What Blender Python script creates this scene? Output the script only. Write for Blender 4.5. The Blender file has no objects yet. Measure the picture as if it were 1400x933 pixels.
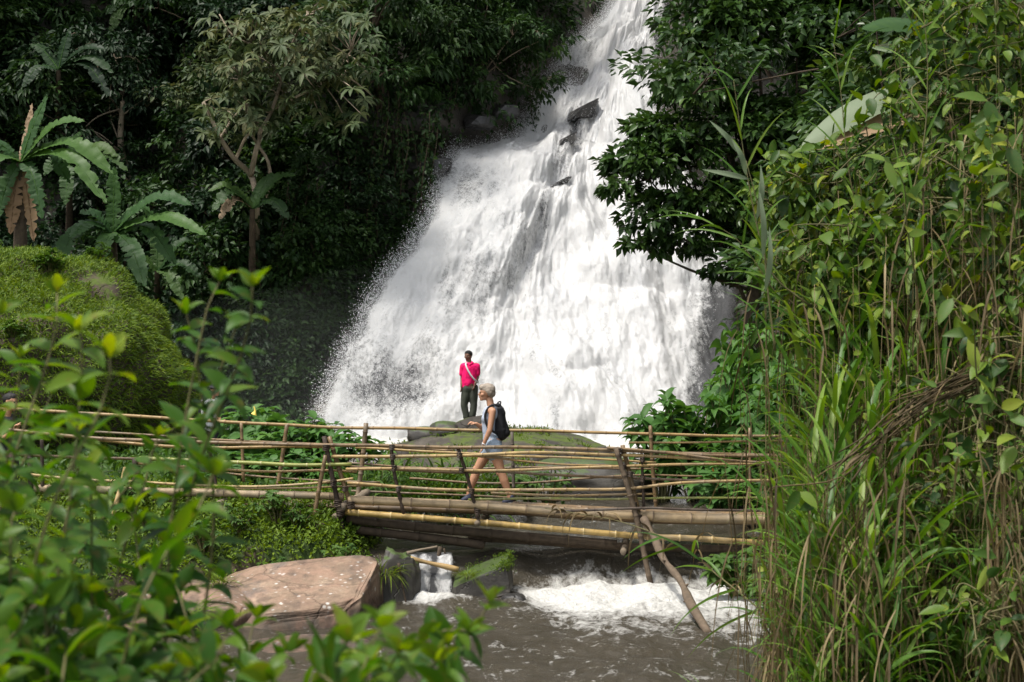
import bpy, math, random
import numpy as np
from mathutils import Vector

random.seed(7)
EXPO = 0.84
SC = bpy.context.scene
COL = SC.collection
F = 1944.4          # focal length in pixels of the 1400 px photograph (50 mm on 36 mm)
CZ = 3.2            # eye height over the lower water
rad = math.radians


def P(px, py, D):
    """pixel of the photograph at a chosen real distance -> world point"""
    return np.array([(px - 700.0) / F * D, D, CZ - (py - 466.5) / F * D])


# ---------------------------------------------------------------- noise
def _hash(ix, iy, iz, seed):
    h = (ix.astype(np.int64) * 374761393 + iy.astype(np.int64) * 668265263 + iz.astype(np.int64) * 2147483647 + seed * 974711) & 0xFFFFFFFF
    h = ((h ^ (h >> 13)) * 1274126177) & 0xFFFFFFFF
    h = h ^ (h >> 16)
    return (h & 0xFFFFFF) / float(0xFFFFFF)


def vnoise(p, seed=0):
    p = np.asarray(p, float)
    i = np.floor(p)
    f = p - i
    f = f * f * (3 - 2 * f)
    i = i.astype(np.int64)
    out = 0
    for dx in (0, 1):
        wx = f[..., 0] if dx else 1 - f[..., 0]
        for dy in (0, 1):
            wy = f[..., 1] if dy else 1 - f[..., 1]
            for dz in (0, 1):
                wz = f[..., 2] if dz else 1 - f[..., 2]
                out = out + wx * wy * wz * _hash(i[..., 0] + dx, i[..., 1] + dy, i[..., 2] + dz, seed)
    return out


def fbm(p, octv=4, seed=0):
    p = np.asarray(p, float)
    a, s, t = 0.5, 0, 0
    for k in range(octv):
        s = s + a * vnoise(p, seed + k * 17)
        t += a
        p = p * 2.03 + 11.3
        a *= 0.5
    return s / t


def fb2(x, y, octv=4, seed=0):
    x, y = np.broadcast_arrays(np.asarray(x, float), np.asarray(y, float))
    return fbm(np.stack([x, y, np.zeros_like(x) + 3.7], -1), octv, seed)


def sstep(a, b, x):
    t = np.clip((x - a) / (b - a), 0, 1)
    return t * t * (3 - 2 * t)


def nrm(v):
    v = np.asarray(v, float)
    return v / np.maximum(np.linalg.norm(v, axis=-1, keepdims=True), 1e-9)


# ---------------------------------------------------------------- object helpers
def tag(o, label=None, cat=None, group=None, kind=None):
    if label: o['label'] = label
    if cat: o['category'] = cat
    if group: o['group'] = group
    if kind: o['kind'] = kind
    return o


def wloc(o):
    v = np.zeros(3)
    while o is not None:
        v += np.array(o.location)
        o = o.parent
    return v


def thing(name, loc, label, cat, group=None):
    o = bpy.data.objects.new(name, None)
    o.empty_display_size = 0.1
    COL.objects.link(o)
    o.location = tuple(float(c) for c in loc)
    return tag(o, label, cat, group)


def make_mesh(name, V, faces, attrs=None, smooth=True):
    """faces: list of int arrays (m,3) / (m,4)"""
    V = np.asarray(V, np.float32)
    me = bpy.data.meshes.new(name)
    me.vertices.add(len(V))
    me.vertices.foreach_set('co', V.ravel())
    faces = [np.asarray(f, np.int32) for f in faces if len(f)]
    tot = np.concatenate([np.full(len(f), f.shape[1], np.int32) for f in faces])
    idx = np.concatenate([f.ravel() for f in faces])
    me.loops.add(len(idx))
    me.loops.foreach_set('vertex_index', idx)
    me.polygons.add(len(tot))
    st = np.concatenate([[0], np.cumsum(tot)[:-1]]).astype(np.int32)
    me.polygons.foreach_set('loop_start', st)
    me.polygons.foreach_set('loop_total', tot)
    me.polygons.foreach_set('use_smooth', np.full(len(tot), smooth, bool))
    me.update(calc_edges=True)
    for k, a in (attrs or {}).items():
        at = me.attributes.new(k, 'FLOAT', 'POINT')
        at.data.foreach_set('value', np.asarray(a, np.float32))
    return me


def obj(name, V, faces, mat, parent=None, attrs=None, smooth=True):
    V = np.asarray(V, float)
    if parent is not None:
        V = V - wloc(parent)
    me = make_mesh(name, V, faces, attrs, smooth)
    if mat: me.materials.append(mat)
    o = bpy.data.objects.new(name, me)
    COL.objects.link(o)
    if parent is not None:
        o.parent = parent
    return o


def copy_tree(o, parent=None):
    c = o.copy()
    COL.objects.link(c)
    if parent is not None: c.parent = parent
    for ch in list(o.children):
        copy_tree(ch, c)
    return c


class G:
    """collects geometry pieces into one mesh"""
    def __init__(s): s.V, s.F, s.A, s.n = [], [], {}, 0

    def add(s, V, faces, **attrs):
        V = np.asarray(V, float)
        for f in faces:
            if len(f): s.F.append(np.asarray(f, np.int64) + s.n)
        for k in set(s.A) | set(attrs):
            s.A.setdefault(k, [np.zeros(s.n)] if s.n else [])
            a = attrs.get(k, 0.0)
            s.A[k].append(np.broadcast_to(np.asarray(a, float), (len(V),)))
        s.V.append(V)
        s.n += len(V)
        return s

    def obj(s, name, mat, parent=None, smooth=True):
        A = {k: np.concatenate(a) for k, a in s.A.items()}
        tri = [f for f in s.F if f.shape[1] == 3]
        quad = [f for f in s.F if f.shape[1] == 4]
        fs = ([np.concatenate(tri)] if tri else []) + ([np.concatenate(quad)] if quad else [])
        return obj(name, np.concatenate(s.V), fs, mat, parent, A, smooth)


# ---------------------------------------------------------------- shape helpers
def grid_faces(nu, nv):
    i = np.arange(nu - 1)[:, None] * nv + np.arange(nv - 1)[None, :]
    i = i.ravel()
    return np.stack([i, i + 1, i + nv + 1, i + nv], -1)


def catmull(pts, n):
    pts = np.asarray(pts, float)
    if len(pts) == 2:
        t = np.linspace(0, 1, n)[:, None]
        return pts[0] * (1 - t) + pts[1] * t
    p = np.vstack([2 * pts[0] - pts[1], pts, 2 * pts[-1] - pts[-2]])
    seg = np.linalg.norm(np.diff(pts, axis=0), axis=1)
    cum = np.concatenate([[0], np.cumsum(seg)])
    out = []
    for s in np.linspace(0, cum[-1], n):
        k = min(int(np.searchsorted(cum, s, 'right')) - 1, len(pts) - 2)
        t = (s - cum[k]) / max(seg[k], 1e-9)
        a, b, c, d = p[k], p[k + 1], p[k + 2], p[k + 3]
        out.append(0.5 * (2 * b + (c - a) * t + (2 * a - 5 * b + 4 * c - d) * t * t + (3 * b - a - 3 * c + d) * t ** 3))
    return np.array(out)


def tube(pts, r, n=7, caps=True):
    pts = np.asarray(pts, float)
    m = len(pts)
    r = np.broadcast_to(np.asarray(r, float), (m,))
    T = nrm(np.gradient(pts, axis=0))
    u = np.cross(T[0], [0, 0, 1.0])
    if np.linalg.norm(u) < .2: u = np.cross(T[0], [1.0, 0, 0])
    u = u / np.linalg.norm(u)
    V = np.zeros((m, n, 3))
    a = np.arange(n) * 2 * math.pi / n
    for k in range(m):
        u = u - T[k] * np.dot(u, T[k])
        u /= np.linalg.norm(u)
        w = np.cross(T[k], u)
        V[k] = pts[k] + r[k] * (np.cos(a)[:, None] * u + np.sin(a)[:, None] * w)
    V = V.reshape(-1, 3)
    i = np.arange(m - 1)[:, None] * n + np.arange(n)[None]
    j = np.arange(m - 1)[:, None] * n + (np.arange(n)[None] + 1) % n
    q = np.stack([i, j, j + n, i + n], -1).reshape(-1, 4)
    fs = [q]
    if caps:
        c0, c1 = len(V), len(V) + 1
        V = np.vstack([V, pts[:1], pts[-1:]])
        k = np.arange(n)
        fs.append(np.concatenate([np.stack([(k + 1) % n, k, np.full(n, c0)], -1),
                                  np.stack([k + (m - 1) * n, (k + 1) % n + (m - 1) * n, np.full(n, c1)], -1)]))
    return V, fs


_ico = {}
def ico(sub):
    if sub not in _ico:
        import bmesh
        bm = bmesh.new()
        bmesh.ops.create_icosphere(bm, subdivisions=sub, radius=1)
        bm.verts.ensure_lookup_table()
        _ico[sub] = (np.array([v.co[:] for v in bm.verts]), np.array([[v.index for v in f.verts] for f in bm.faces]))
        bm.free()
    V, f = _ico[sub]
    return V.copy(), f


def rand_dirs(rng, n):
    return nrm(rng.normal(size=(n, 3)))


def leaves(pos, d, n, L, W, fold=.22, droop=.12, belly=.42):
    """N folded leaves, 6 points each (stem, two sides low, two sides high, tip)"""
    N = len(pos)
    L = np.broadcast_to(L, (N,))[:, None]
    W = np.broadcast_to(W, (N,))[:, None]
    d = nrm(d)
    s = nrm(np.cross(d, n))
    n = np.cross(s, d)
    b = pos
    a = pos + d * L * belly
    t = pos + d * L - n * L * droop * 1.6
    V = np.stack([b, a + s * W * .5 + n * W * fold, t, a - s * W * .5 + n * W * fold], 1).reshape(-1, 3)
    k = np.arange(N) * 4
    return V, [np.concatenate([np.stack([k, k + 1, k + 2], -1), np.stack([k, k + 2, k + 3], -1)])]


PROF = {'leaf': lambda t: np.sin(math.pi * np.clip(t, 0, 1) ** .85) ** .8 * (1 - .25 * t) + .02,
        'blade': lambda t: np.minimum(1, .35 + 5 * t) * (1 - t ** 2.2) + .015,
        'broad': lambda t: np.minimum(1, .1 + 5.5 * t) ** .6 * np.clip((1.0 - t) * 3.2, 0, 1) ** .55 + .01,
        'heart': lambda t: np.minimum(1, .25 + 6 * t) ** .7 * (1 - t) ** .75 + .01}


def ribbons(pos, d, n, L, W, S=4, prof='blade', droop=.4, fold=.18, twist=0, curl=0):
    """N bent leaves with a midrib, 3 points a section"""
    N = len(pos)
    L = np.broadcast_to(L, (N,)).astype(float)
    W = np.broadcast_to(W, (N,)).astype(float)
    droop = np.broadcast_to(droop, (N,)).astype(float)
    d = nrm(d)
    s = nrm(np.cross(d, n))
    nn = nrm(np.cross(s, d))
    ts = np.linspace(0, 1, S + 1)
    V = np.zeros((N, S + 1, 3, 3))
    c = pos.copy()
    dd = d.copy()
    down = np.array([0, 0, -1.0])
    for k, t in enumerate(ts):
        w = (W * PROF[prof](t))[:, None] * .5
        s2 = s + (nn * np.sin(twist * t) if np.any(twist) else 0)
        s2 = nrm(s2)
        n2 = nrm(np.cross(s2, dd))
        V[:, k, 0] = c - s2 * w + n2 * w * fold * 2
        V[:, k, 1] = c
        V[:, k, 2] = c + s2 * w + n2 * w * fold * 2
        dd = nrm(dd + down * (droop / S * (0.4 + 1.2 * t))[:, None])
        c = c + dd * (L / S)[:, None]
    V = V.reshape(-1, 3)
    b = np.arange(N)[:, None] * (S + 1) * 3 + np.arange(S)[None] * 3
    b = b.ravel()
    q = np.concatenate([np.stack([b, b + 1, b + 4, b + 3], -1), np.stack([b + 1, b + 2, b + 5, b + 4], -1)])
    return V, [q], (S + 1) * 3


def strip(pts, W, prof='broad', up=(0, 0, 1), fold=.2, S=14, rag=0, rng=None):
    """one big leaf along a path"""
    p = catmull(pts, S + 1)
    T = nrm(np.gradient(p, axis=0))
    up = np.broadcast_to(np.asarray(up, float), p.shape)
    s = nrm(np.cross(T, up))
    n = nrm(np.cross(s, T))
    t = np.linspace(0, 1, S + 1)
    w = W * PROF[prof](t) * .5
    wl, wr = w.copy(), w.copy()
    if rag:
        wl = wl * (1 - rag * rng.random(S + 1) ** 7)
        wr = wr * (1 - rag * rng.random(S + 1) ** 7)
    V = np.stack([p - s * wl[:, None] + n * (wl * fold)[:, None], p - s * (wl * .5)[:, None] + n * (wl * fold * .8)[:, None], p,
                  p + s * (wr * .5)[:, None] + n * (wr * fold * .8)[:, None], p + s * wr[:, None] + n * (wr * fold)[:, None]], 1).reshape(-1, 3)
    return V, [grid_faces(S + 1, 5)]


def cluster_crown(rng, lobes, nclus, per, L, W, flat=.55, spread=.32, out=.55, droop=.35, shell=.55):
    """leaves gathered in clumps over several ellipsoid lobes; returns leaf geometry and the clump centres"""
    lobes = np.asarray(lobes, float)
    wgt = (lobes[:, 3] * lobes[:, 5]) ** 1.0
    k = rng.choice(len(lobes), nclus, p=wgt / wgt.sum())
    v = rand_dirs(rng, nclus)
    v[:, 2] = np.where(v[:, 2] < -.35, -v[:, 2], v[:, 2])
    r = 1 - shell * rng.random(nclus) ** 1.6
    cen = lobes[k, :3] + v * lobes[k, 3:6] * r[:, None]
    R = lobes[k, 3:6].mean(1) * spread * rng.uniform(.6, 1.3, nclus)
    ci = np.repeat(np.arange(nclus), per)
    off = rng.normal(size=(len(ci), 3)) * .55
    off[:, 2] *= flat
    pos = cen[ci] + off * R[ci][:, None]
    d = nrm(v[ci] * out + nrm(off) * .55 + rng.normal(size=pos.shape) * .3 + [0, 0, -droop])
    n = nrm(v[ci] * .35 + [0, -.15, .9] + rng.normal(size=pos.shape) * .45)
    Ls = L * rng.uniform(.6, 1.25, len(pos))
    V, f = leaves(pos, d, n, Ls, Ls * W / L)
    tone = np.clip(rng.random(nclus)[ci] * .55 + rng.random(len(ci)) * .45, 0, 1)
    return V, f, np.repeat(tone, 4), cen


def whorls(rng, cen, up, nl, L, W, S=3, prof='leaf', droop=.5, elev=.25):
    """rosettes of leaves round each centre"""
    N = len(cen)
    up = nrm(np.broadcast_to(up, cen.shape))
    a = nrm(np.cross(up, rand_dirs(rng, N)))
    b = np.cross(up, a)
    ci = np.repeat(np.arange(N), nl)
    ang = np.tile(np.arange(nl) * 2 * math.pi / nl, N) + rng.normal(size=N * nl) * .25
    d = a[ci] * np.cos(ang)[:, None] + b[ci] * np.sin(ang)[:, None] + up[ci] * (elev + rng.normal(size=N * nl) * .2)[:, None]
    Ls = L * rng.uniform(.65, 1.2, N * nl) * rng.uniform(.75, 1.15, N)[ci]
    V, f, m = ribbons(cen[ci], d, up[ci], Ls, Ls * W / L, S, prof, droop)
    tone = np.clip(rng.random(N)[ci] * .6 + rng.random(N * nl) * .4, 0, 1)
    return V, f, np.repeat(tone, m)


# ---------------------------------------------------------------- materials
class NT:
    def __init__(s, name):
        s.m = bpy.data.materials.new(name)
        s.m.use_nodes = True
        s.t = s.m.node_tree
        s.t.nodes.clear()
        s.out = s.t.nodes.new('ShaderNodeOutputMaterial')

    def n(s, typ, ins=None, **props):
        nd = s.t.nodes.new('ShaderNode' + typ)
        for k, v in props.items(): setattr(nd, k, v)
        for k, v in (ins or {}).items():
            sock = nd.inputs[k]
            if hasattr(v, 'is_output') or isinstance(v, bpy.types.NodeSocket):
                s.t.links.new(v, sock)
            else:
                sock.default_value = v
        return nd

    def ramp(s, fac, stops, interp='LINEAR'):
        nd = s.n('ValToRGB', {'Fac': fac})
        cr = nd.color_ramp
        cr.interpolation = interp
        while len(cr.elements) < len(stops): cr.elements.new(.5)
        for e, (p, c) in zip(cr.elements, stops):
            e.position = p
            e.color = (c, c, c, 1) if isinstance(c, (int, float)) else (*c, 1)
        return nd.outputs['Color']

    def math(s, op, a, b=0.0, c=0.0, clamp=False):
        nd = s.n('Math', {0: a, 1: b, 2: c}, operation=op, use_clamp=clamp)
        return nd.outputs[0]

    def attr(s, name): return s.n('Attribute', attribute_name=name).outputs['Fac']

    def coord(s, scale=(1, 1, 1), rot=(0, 0, 0), which='Object'):
        tc = s.n('TexCoord')
        return s.n('Mapping', {'Vector': tc.outputs[which], 'Scale': scale, 'Rotation': rot}).outputs[0]

    def noise(s, vec, scale, detail=4, rough=.55, dist=0):
        return s.n('TexNoise', {'Vector': vec, 'Scale': scale, 'Detail': detail, 'Roughness': rough, 'Distortion': dist}).outputs['Fac']

    def mix(s, f, a, b, blend='MIX'):
        nd = s.n('Mix', data_type='RGBA', blend_type=blend)
        for i, v in ((0, f), (6, a), (7, b)):
            if isinstance(v, bpy.types.NodeSocket): s.t.links.new(v, nd.inputs[i])
            else: nd.inputs[i].default_value = v if i == 0 else (*v, 1)
        return nd.outputs[2]

    def bump(s, h, strength=.4, dist=.02):
        return s.n('Bump', {'Height': h, 'Strength': strength, 'Distance': dist}).outputs[0]

    def bsdf(s, **ins):
        return s.n('BsdfPrincipled', {k.replace('_', ' '): v for k, v in ins.items()}).outputs[0]

    def done(s, sh, vol=None):
        if sh is not None: s.t.links.new(sh, s.out.inputs['Surface'])
        if vol is not None: s.t.links.new(vol, s.out.inputs['Volume'])
        return s.m


def leaf_mat(name, cols, trans=.3, rough=.5, tint=1.25, spots=.0, spec=.22):
    """cols: ramp from old/dark to young/light leaf colours"""
    m = NT(name)
    r = m.attr('rnd')
    oi = m.n('ObjectInfo').outputs['Random']
    x = m.math('ADD', m.math('MULTIPLY', r, .8), m.math('MULTIPLY', oi, .2))
    k = len(cols) - 1
    col = m.ramp(x, [(i / k, c) for i, c in enumerate(cols)])
    if spots:
        nz = m.noise(m.coord(), 40, 3)
        col = m.mix(m.ramp(nz, [(.55, 0.0), (.7, spots)]), col, (.16, .11, .03))
    p = m.bsdf(Base_Color=col, Roughness=rough, Specular_IOR_Level=spec)
    hs = m.n('HueSaturation', {'Hue': .485, 'Saturation': 1.15, 'Value': tint, 'Color': col}).outputs[0]
    tr = m.n('BsdfTranslucent', {'Color': hs}).outputs[0]
    return m.done(m.n('MixShader', {0: trans, 1: p, 2: tr}).outputs[0])


def rock_mat(name, base, dark, light, moss=None, moss_amt=.5, rough=.8, scale=1.0, spots=0, wet=0, band=0):
    m = NT(name)
    c = m.coord()
    big = m.noise(c, 1.3 * scale, 6, .6)
    fine = m.noise(c, 14 * scale, 8, .7)
    col = m.ramp(big, [(.3, dark), (.5, base), (.72, light)])
    col = m.mix(m.math('MULTIPLY', m.ramp(fine, [(.35, 1.0), (.6, 0.0)]), .55), col, tuple(x * .45 for x in base))
    if spots:
        vor = m.n('TexVoronoi', {'Vector': c, 'Scale': 9 * scale}).outputs['Distance']
        f2 = m.noise(c, 3 * scale, 3)
        sp = m.math('MULTIPLY', m.ramp(vor, [(.16, 1.0), (.34, 0.0)]), m.ramp(f2, [(.52, 0.0), (.60, spots)]))
        col = m.mix(sp, col, (.55, .54, .5))
    if moss:
        nz = m.n('Separ' 'ateXYZ', {0: m.n('NewGeometry').outputs['Normal']}).outputs['Z']
        mm = m.math('ADD', nz, m.math('MULTIPLY', m.noise(c, 2.2 * scale, 6, .65), 1.6))
        mm = m.math('MULTIPLY', m.math('SUBTRACT', mm, .3), .5)
        mk = m.ramp(mm, [(.82 - moss_amt * .4, 0.0), (.92 - moss_amt * .4, 1.0)])
        mc = m.mix(fine, tuple(x * .5 for x in moss), tuple(x * 1.4 for x in moss))
        col = m.mix(mk, col, mc)
    h = m.math('ADD', m.math('MULTIPLY', big, .6), m.math('MULTIPLY', fine, .35))
    cv = m.n('TexNoise', {'Vector': c, 'Scale': 2.2 * scale, 'Detail': 3}).outputs['Color']
    wv = m.n('VectorMath', {0: c, 1: m.n('VectorMath', {0: cv, 'Scale': .55}, operation='SCALE').outputs[0]}, operation='ADD').outputs[0]
    crack = m.n('TexVoronoi', {'Vector': wv, 'Scale': .5 * scale}, feature='DISTANCE_TO_EDGE').outputs['Distance']
    ck = m.ramp(crack, [(.0, .45), (.016, 1.0)])
    h = m.math('ADD', h, m.math('MULTIPLY', ck, .5))
    col = m.mix(ck, tuple(x * .35 for x in base), col)
    if band:                                  # wet, silt-dark band along the waterline
        z = m.n('SeparateXYZ', {0: m.n('NewGeometry').outputs['Position']}).outputs['Z']
        zz = m.math('SUBTRACT', z, m.math('MULTIPLY', m.noise(c, 3, 4), .22))
        wb = m.ramp(zz, [(.02, 1.0), (.10, 0.0)])
        col = m.mix(m.math('MULTIPLY', wb, .75), col, (.028, .023, .018))
        pk = m.ramp(m.noise(c, 2.6, 7, .7), [(.42, 0.0), (.62, 1.0)])
        col = m.mix(m.math('MULTIPLY', pk, .45), col, (.30, .175, .125))
        gy = m.ramp(m.noise(m.coord((1, 1, 1)), 1.5, 6, .65), [(.53, 0.0), (.62, 1.0)])
        col = m.mix(m.math('MULTIPLY', gy, .6), col, (.105, .095, .09))
        st = m.ramp(m.noise(m.coord((2.5, 2.5, .5)), 2.0, 5), [(.52, 0.0), (.66, 1.0)])
        col = m.mix(m.math('MULTIPLY', st, .5), col, (.05, .042, .035))
    p = m.bsdf(Base_Color=col, Roughness=rough, Specular_IOR_Level=.5 if wet else .3, Normal=m.bump(h, .8, .06 / scale))
    return m.done(p)


def plain_mat(name, col, rough=.6, var=.25, scale=20, bump=.2, spec=.3, coat=0):
    m = NT(name)
    c = m.coord()
    nz = m.noise(c, scale, 5, .6)
    cc = m.mix(nz, tuple(x * (1 - var) for x in col), tuple(min(1, x * (1 + var)) for x in col))
    return m.done(m.bsdf(Base_Color=cc, Roughness=rough, Specular_IOR_Level=spec, Normal=m.bump(nz, bump, .01)))


def bamboo_mat(name, a, b, ring, dirt=.5, rough=.45):
    m = NT(name)
    oi = m.n('ObjectInfo').outputs['Random']
    c = m.coord((.8, 6, 6))
    st = m.noise(c, 3.0, 6, .65)
    bl = m.noise(m.coord(), 5.5, 6, .68)
    col = m.mix(m.math('MULTIPLY_ADD', oi, .6, m.math('MULTIPLY', st, .5)), a, b)
    col = m.mix(m.math('MULTIPLY', m.ramp(bl, [(.44, 0.0), (.62, 1.0)]), min(.85, dirt * 1.5)), col, tuple(x * .33 for x in a))
    gz = m.ramp(m.noise(m.coord((1, 1, 1)), 1.7, 4), [(.5, 0.0), (.66, .45)])
    col = m.mix(gz, col, (.20, .18, .15))
    col = m.mix(m.math('MULTIPLY', m.attr('node'), .75), col, ring)
    h = m.noise(m.coord((2, 30, 30)), 2.0, 4)
    return m.done(m.bsdf(Base_Color=col, Roughness=rough, Specular_IOR_Level=.4, Normal=m.bump(h, .25, .01)))


M = {}
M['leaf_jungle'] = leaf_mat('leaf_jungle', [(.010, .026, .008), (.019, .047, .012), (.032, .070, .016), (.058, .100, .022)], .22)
M['leaf_shade'] = leaf_mat('leaf_shade', [(.006, .017, .006), (.011, .030, .010), (.020, .045, .013)], .15)  # darker copy of the jungle leaf, shade of the gorge put into its colour
M['leaf_pale'] = leaf_mat('leaf_pale', [(.022, .045, .016), (.045, .072, .026), (.078, .10, .038), (.13, .12, .04)], .22, .55)
M['leaf_glossy'] = leaf_mat('leaf_glossy', [(.016, .038, .010), (.030, .066, .015), (.050, .098, .021), (.11, .16, .028)], .22, .33)
M['leaf_broad'] = leaf_mat('leaf_broad', [(.042, .11, .024), (.065, .155, .032), (.105, .21, .042)], .34)
M['leaf_vine'] = leaf_mat('leaf_vine', [(.018, .044, .012), (.036, .082, .015), (.066, .13, .018), (.13, .20, .025), (.28, .31, .04)], .36, .45, spots=.25)
M['leaf_front'] = leaf_mat('leaf_front', [(.014, .048, .010), (.028, .085, .013), (.055, .13, .016), (.11, .19, .02), (.22, .27, .03)], .45, .42, 1.6, spots=.55)
M['leaf_banana'] = leaf_mat('leaf_banana', [(.025, .065, .022), (.042, .095, .027), (.075, .15, .026)], .35, .45)
M['leaf_ashen'] = leaf_mat('leaf_ashen', [(.13, .18, .10), (.18, .23, .14), (.22, .26, .17)], .25, .55)
M['leaf_cover'] = leaf_mat('leaf_cover', [(.03, .07, .014), (.055, .115, .02), (.10, .165, .025)], .3)
M['grass_lime'] = leaf_mat('grass_lime', [(.05, .10, .012), (.105, .175, .016), (.20, .27, .022)], .3)
M['reed_green'] = leaf_mat('reed_green', [(.035, .085, .016), (.065, .15, .022), (.12, .22, .03), (.20, .27, .05)], .35, .4)
M['bark_rough'] = plain_mat('bark_rough', (.115, .085, .058), .85, .75, 14, 1.0)
M['reed_dry'] = leaf_mat('reed_dry', [(.045, .032, .015), (.10, .072, .034), (.19, .14, .068), (.33, .26, .14)], .25, .6)
M['dead_leaf'] = leaf_mat('dead_leaf', [(.14, .08, .04), (.24, .15, .08), (.34, .25, .16)], .2, .6)
M['bark_pale'] = plain_mat('bark_pale', (.26, .21, .15), .85, .45, 9, .6)
M['bark_dark'] = plain_mat('bark_dark', (.06, .043, .028), .85, .85, 13, 1.0)
M['bark_log'] = plain_mat('bark_log', (.17, .135, .095), .8, .6, 11, .8)
M['twig'] = plain_mat('twig', (.11, .10, .04), .7, .4, 30, .3)
M['rock_cliff'] = rock_mat('rock_cliff', (.055, .048, .038), (.02, .018, .016), (.10, .085, .065), (.025, .045, .012), .35, .6, .6, wet=1)
M['rock_wet'] = rock_mat('rock_wet', (.035, .033, .031), (.015, .015, .015), (.07, .066, .06), None, 0, .35, 1.2, wet=1)
M['rock_moss'] = rock_mat('rock_moss', (.06, .052, .042), (.025, .022, .02), (.115, .10, .08), (.075, .105, .016), .32, .75, 1.0)
M['hill_turf'] = rock_mat('hill_turf', (.085, .065, .045), (.04, .032, .022), (.13, .10, .07), (.075, .11, .016), .62, .9, 1.2)
M['rock_warm'] = rock_mat('rock_warm', (.25, .175, .12), (.13, .095, .07), (.36, .28, .20), None, 0, .8, 1.4, spots=.9, band=1)
M['rock_bare'] = rock_mat('rock_bare', (.13, .09, .06), (.06, .045, .032), (.2, .15, .11), None, 0, .85, 1.6)
M['rock_dark'] = rock_mat('rock_dark', (.045, .04, .033), (.02, .018, .015), (.085, .075, .06), (.045, .075, .012), .6, .6, 2.0, wet=1)
M['soil'] = rock_mat('soil', (.07, .052, .035), (.035, .027, .018), (.12, .09, .06), (.035, .06, .014), .9, .95, 1.0)
M['bamboo_tan'] = bamboo_mat('bamboo_tan', (.46, .33, .14), (.30, .19, .075), (.16, .09, .04), .35)
M['bamboo_brown'] = bamboo_mat('bamboo_brown', (.25, .165, .08), (.15, .095, .045), (.08, .05, .03), .6)
M['bamboo_dark'] = bamboo_mat('bamboo_dark', (.075, .05, .034), (.045, .03, .022), (.03, .02, .015), .5, .7)
M['bamboo_green'] = bamboo_mat('bamboo_green', (.27, .29, .07), (.22, .24, .06), (.42, .38, .2), .2)
M['bamboo_beam'] = bamboo_mat('bamboo_beam', (.43, .32, .19), (.34, .25, .145), (.13, .09, .06), .3, .6)
M['bamboo_yellow'] = bamboo_mat('bamboo_yellow', (.40, .27, .085), (.30, .20, .06), (.55, .42, .2), .55)
M['flower_orange'] = plain_mat('flower_orange', (.8, .28, .04), .6, .2, 30, .1)
M['flower_yellow'] = plain_mat('flower_yellow', (.8, .6, .12), .6, .2, 30, .1)
# people
M['skin_tan'] = plain_mat('skin_tan', (.42, .22, .13), .5, .12, 12, .05, .4)
M['skin_dark'] = plain_mat('skin_dark', (.17, .085, .055), .45, .15, 12, .05, .4)
M['hair_silver'] = plain_mat('hair_silver', (.30, .25, .20), .5, .8, 70, .9)
M['hair_black'] = plain_mat('hair_black', (.012, .011, .010), .6, .4, 60, .8)
M['cloth_pink'] = plain_mat('cloth_pink', (.80, .005, .13), .75, .15, 18, .25)
M['cloth_olive'] = plain_mat('cloth_olive', (.055, .06, .045), .85, .25, 18, .3)
M['cloth_grey'] = plain_mat('cloth_grey', (.36, .40, .48), .85, .2, 24, .25)
M['cloth_white'] = plain_mat('cloth_white', (.62, .62, .64), .85, .2, 12, .3)
M['denim'] = plain_mat('denim', (.25, .31, .38), .9, .5, 45, .35)
M['cloth_black'] = plain_mat('cloth_black', (.012, .012, .014), .7, .3, 25, .3)
M['shoe_navy'] = plain_mat('shoe_navy', (.03, .035, .06), .6, .3, 30, .2)
M['sole_white'] = plain_mat('sole_white', (.6, .6, .6), .6, .1, 30, .1)
M['eye_dark'] = plain_mat('eye_dark', (.02, .015, .012), .2, .1, 30, 0)
M['lip'] = plain_mat('lip', (.40, .13, .10), .4, .1, 30, 0)

# ---------------------------------------------------------------- terrain functions
WF_T = np.array([(-120, 900, 955), (-60, 880, 932), (0, 858, 908), (30, 830, 903), (60, 796, 900), (100, 762, 900), (150, 737, 905), (188, 716, 918),
                 (197, 660, 925), (206, 632, 930), (224, 612, 940), (250, 603, 955), (300, 600, 985), (330, 575, 1000), (380, 537, 1010), (430, 512, 1010),
                 (480, 482, 1008), (540, 462, 1012), (600, 445, 1020), (622, 440, 1022)], float)


def wf_D(py):
    return 40.964 / (1 + 1.14 * (py - 466.5) / F)


_py = np.linspace(-120, 622, 200)
_D = wf_D(_py)
_z = CZ - (_py - 466.5) / F * _D
_xl = (np.interp(_py, WF_T[:, 0], WF_T[:, 1]) - 700) / F * _D
_xr = (np.interp(_py, WF_T[:, 0], WF_T[:, 2]) - 700) / F * _D


def wf_edges(z):
    return np.interp(z, _z[::-1], _xl[::-1]), np.interp(z, _z[::-1], _xr[::-1])


def cliff_y(x, z):
    left = 41.0 + .5 * z + 3.4 * (fb2(x / 5.5, z / 5.5, 4, 3) - .5) * 2
    left = left + 5.5 * np.exp(-((x + 12.8) / 3.6) ** 2 - ((z - 11.5) / 5.5) ** 2)
    left = left - .9 * np.maximum(0, -x - 18)
    xl, xr = wf_edges(z)
    wf = 38 + 1.14 * (z - .6) + 1.6 + .8 * (fb2(x / 2, z / 2, 4, 5) - .5)
    t = sstep(xl - 3.2 - 1.3 * np.maximum(0, z - 12.5), xl + .2, x)
    y = left * (1 - t) + wf * t
    right = 35.5 + .5 * z - 1.1 * np.maximum(0, x - 6.5) + 2.5 * (fb2(x / 4, z / 4, 4, 9) - .5) * 2
    t2 = sstep(xr - .4, xr + 2.2, x)
    y = y * (1 - t2) + right * t2
    y = y + 1.0 * (fb2(x / 1.3, z / 1.3, 5, 8) - .5)
    return y


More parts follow.
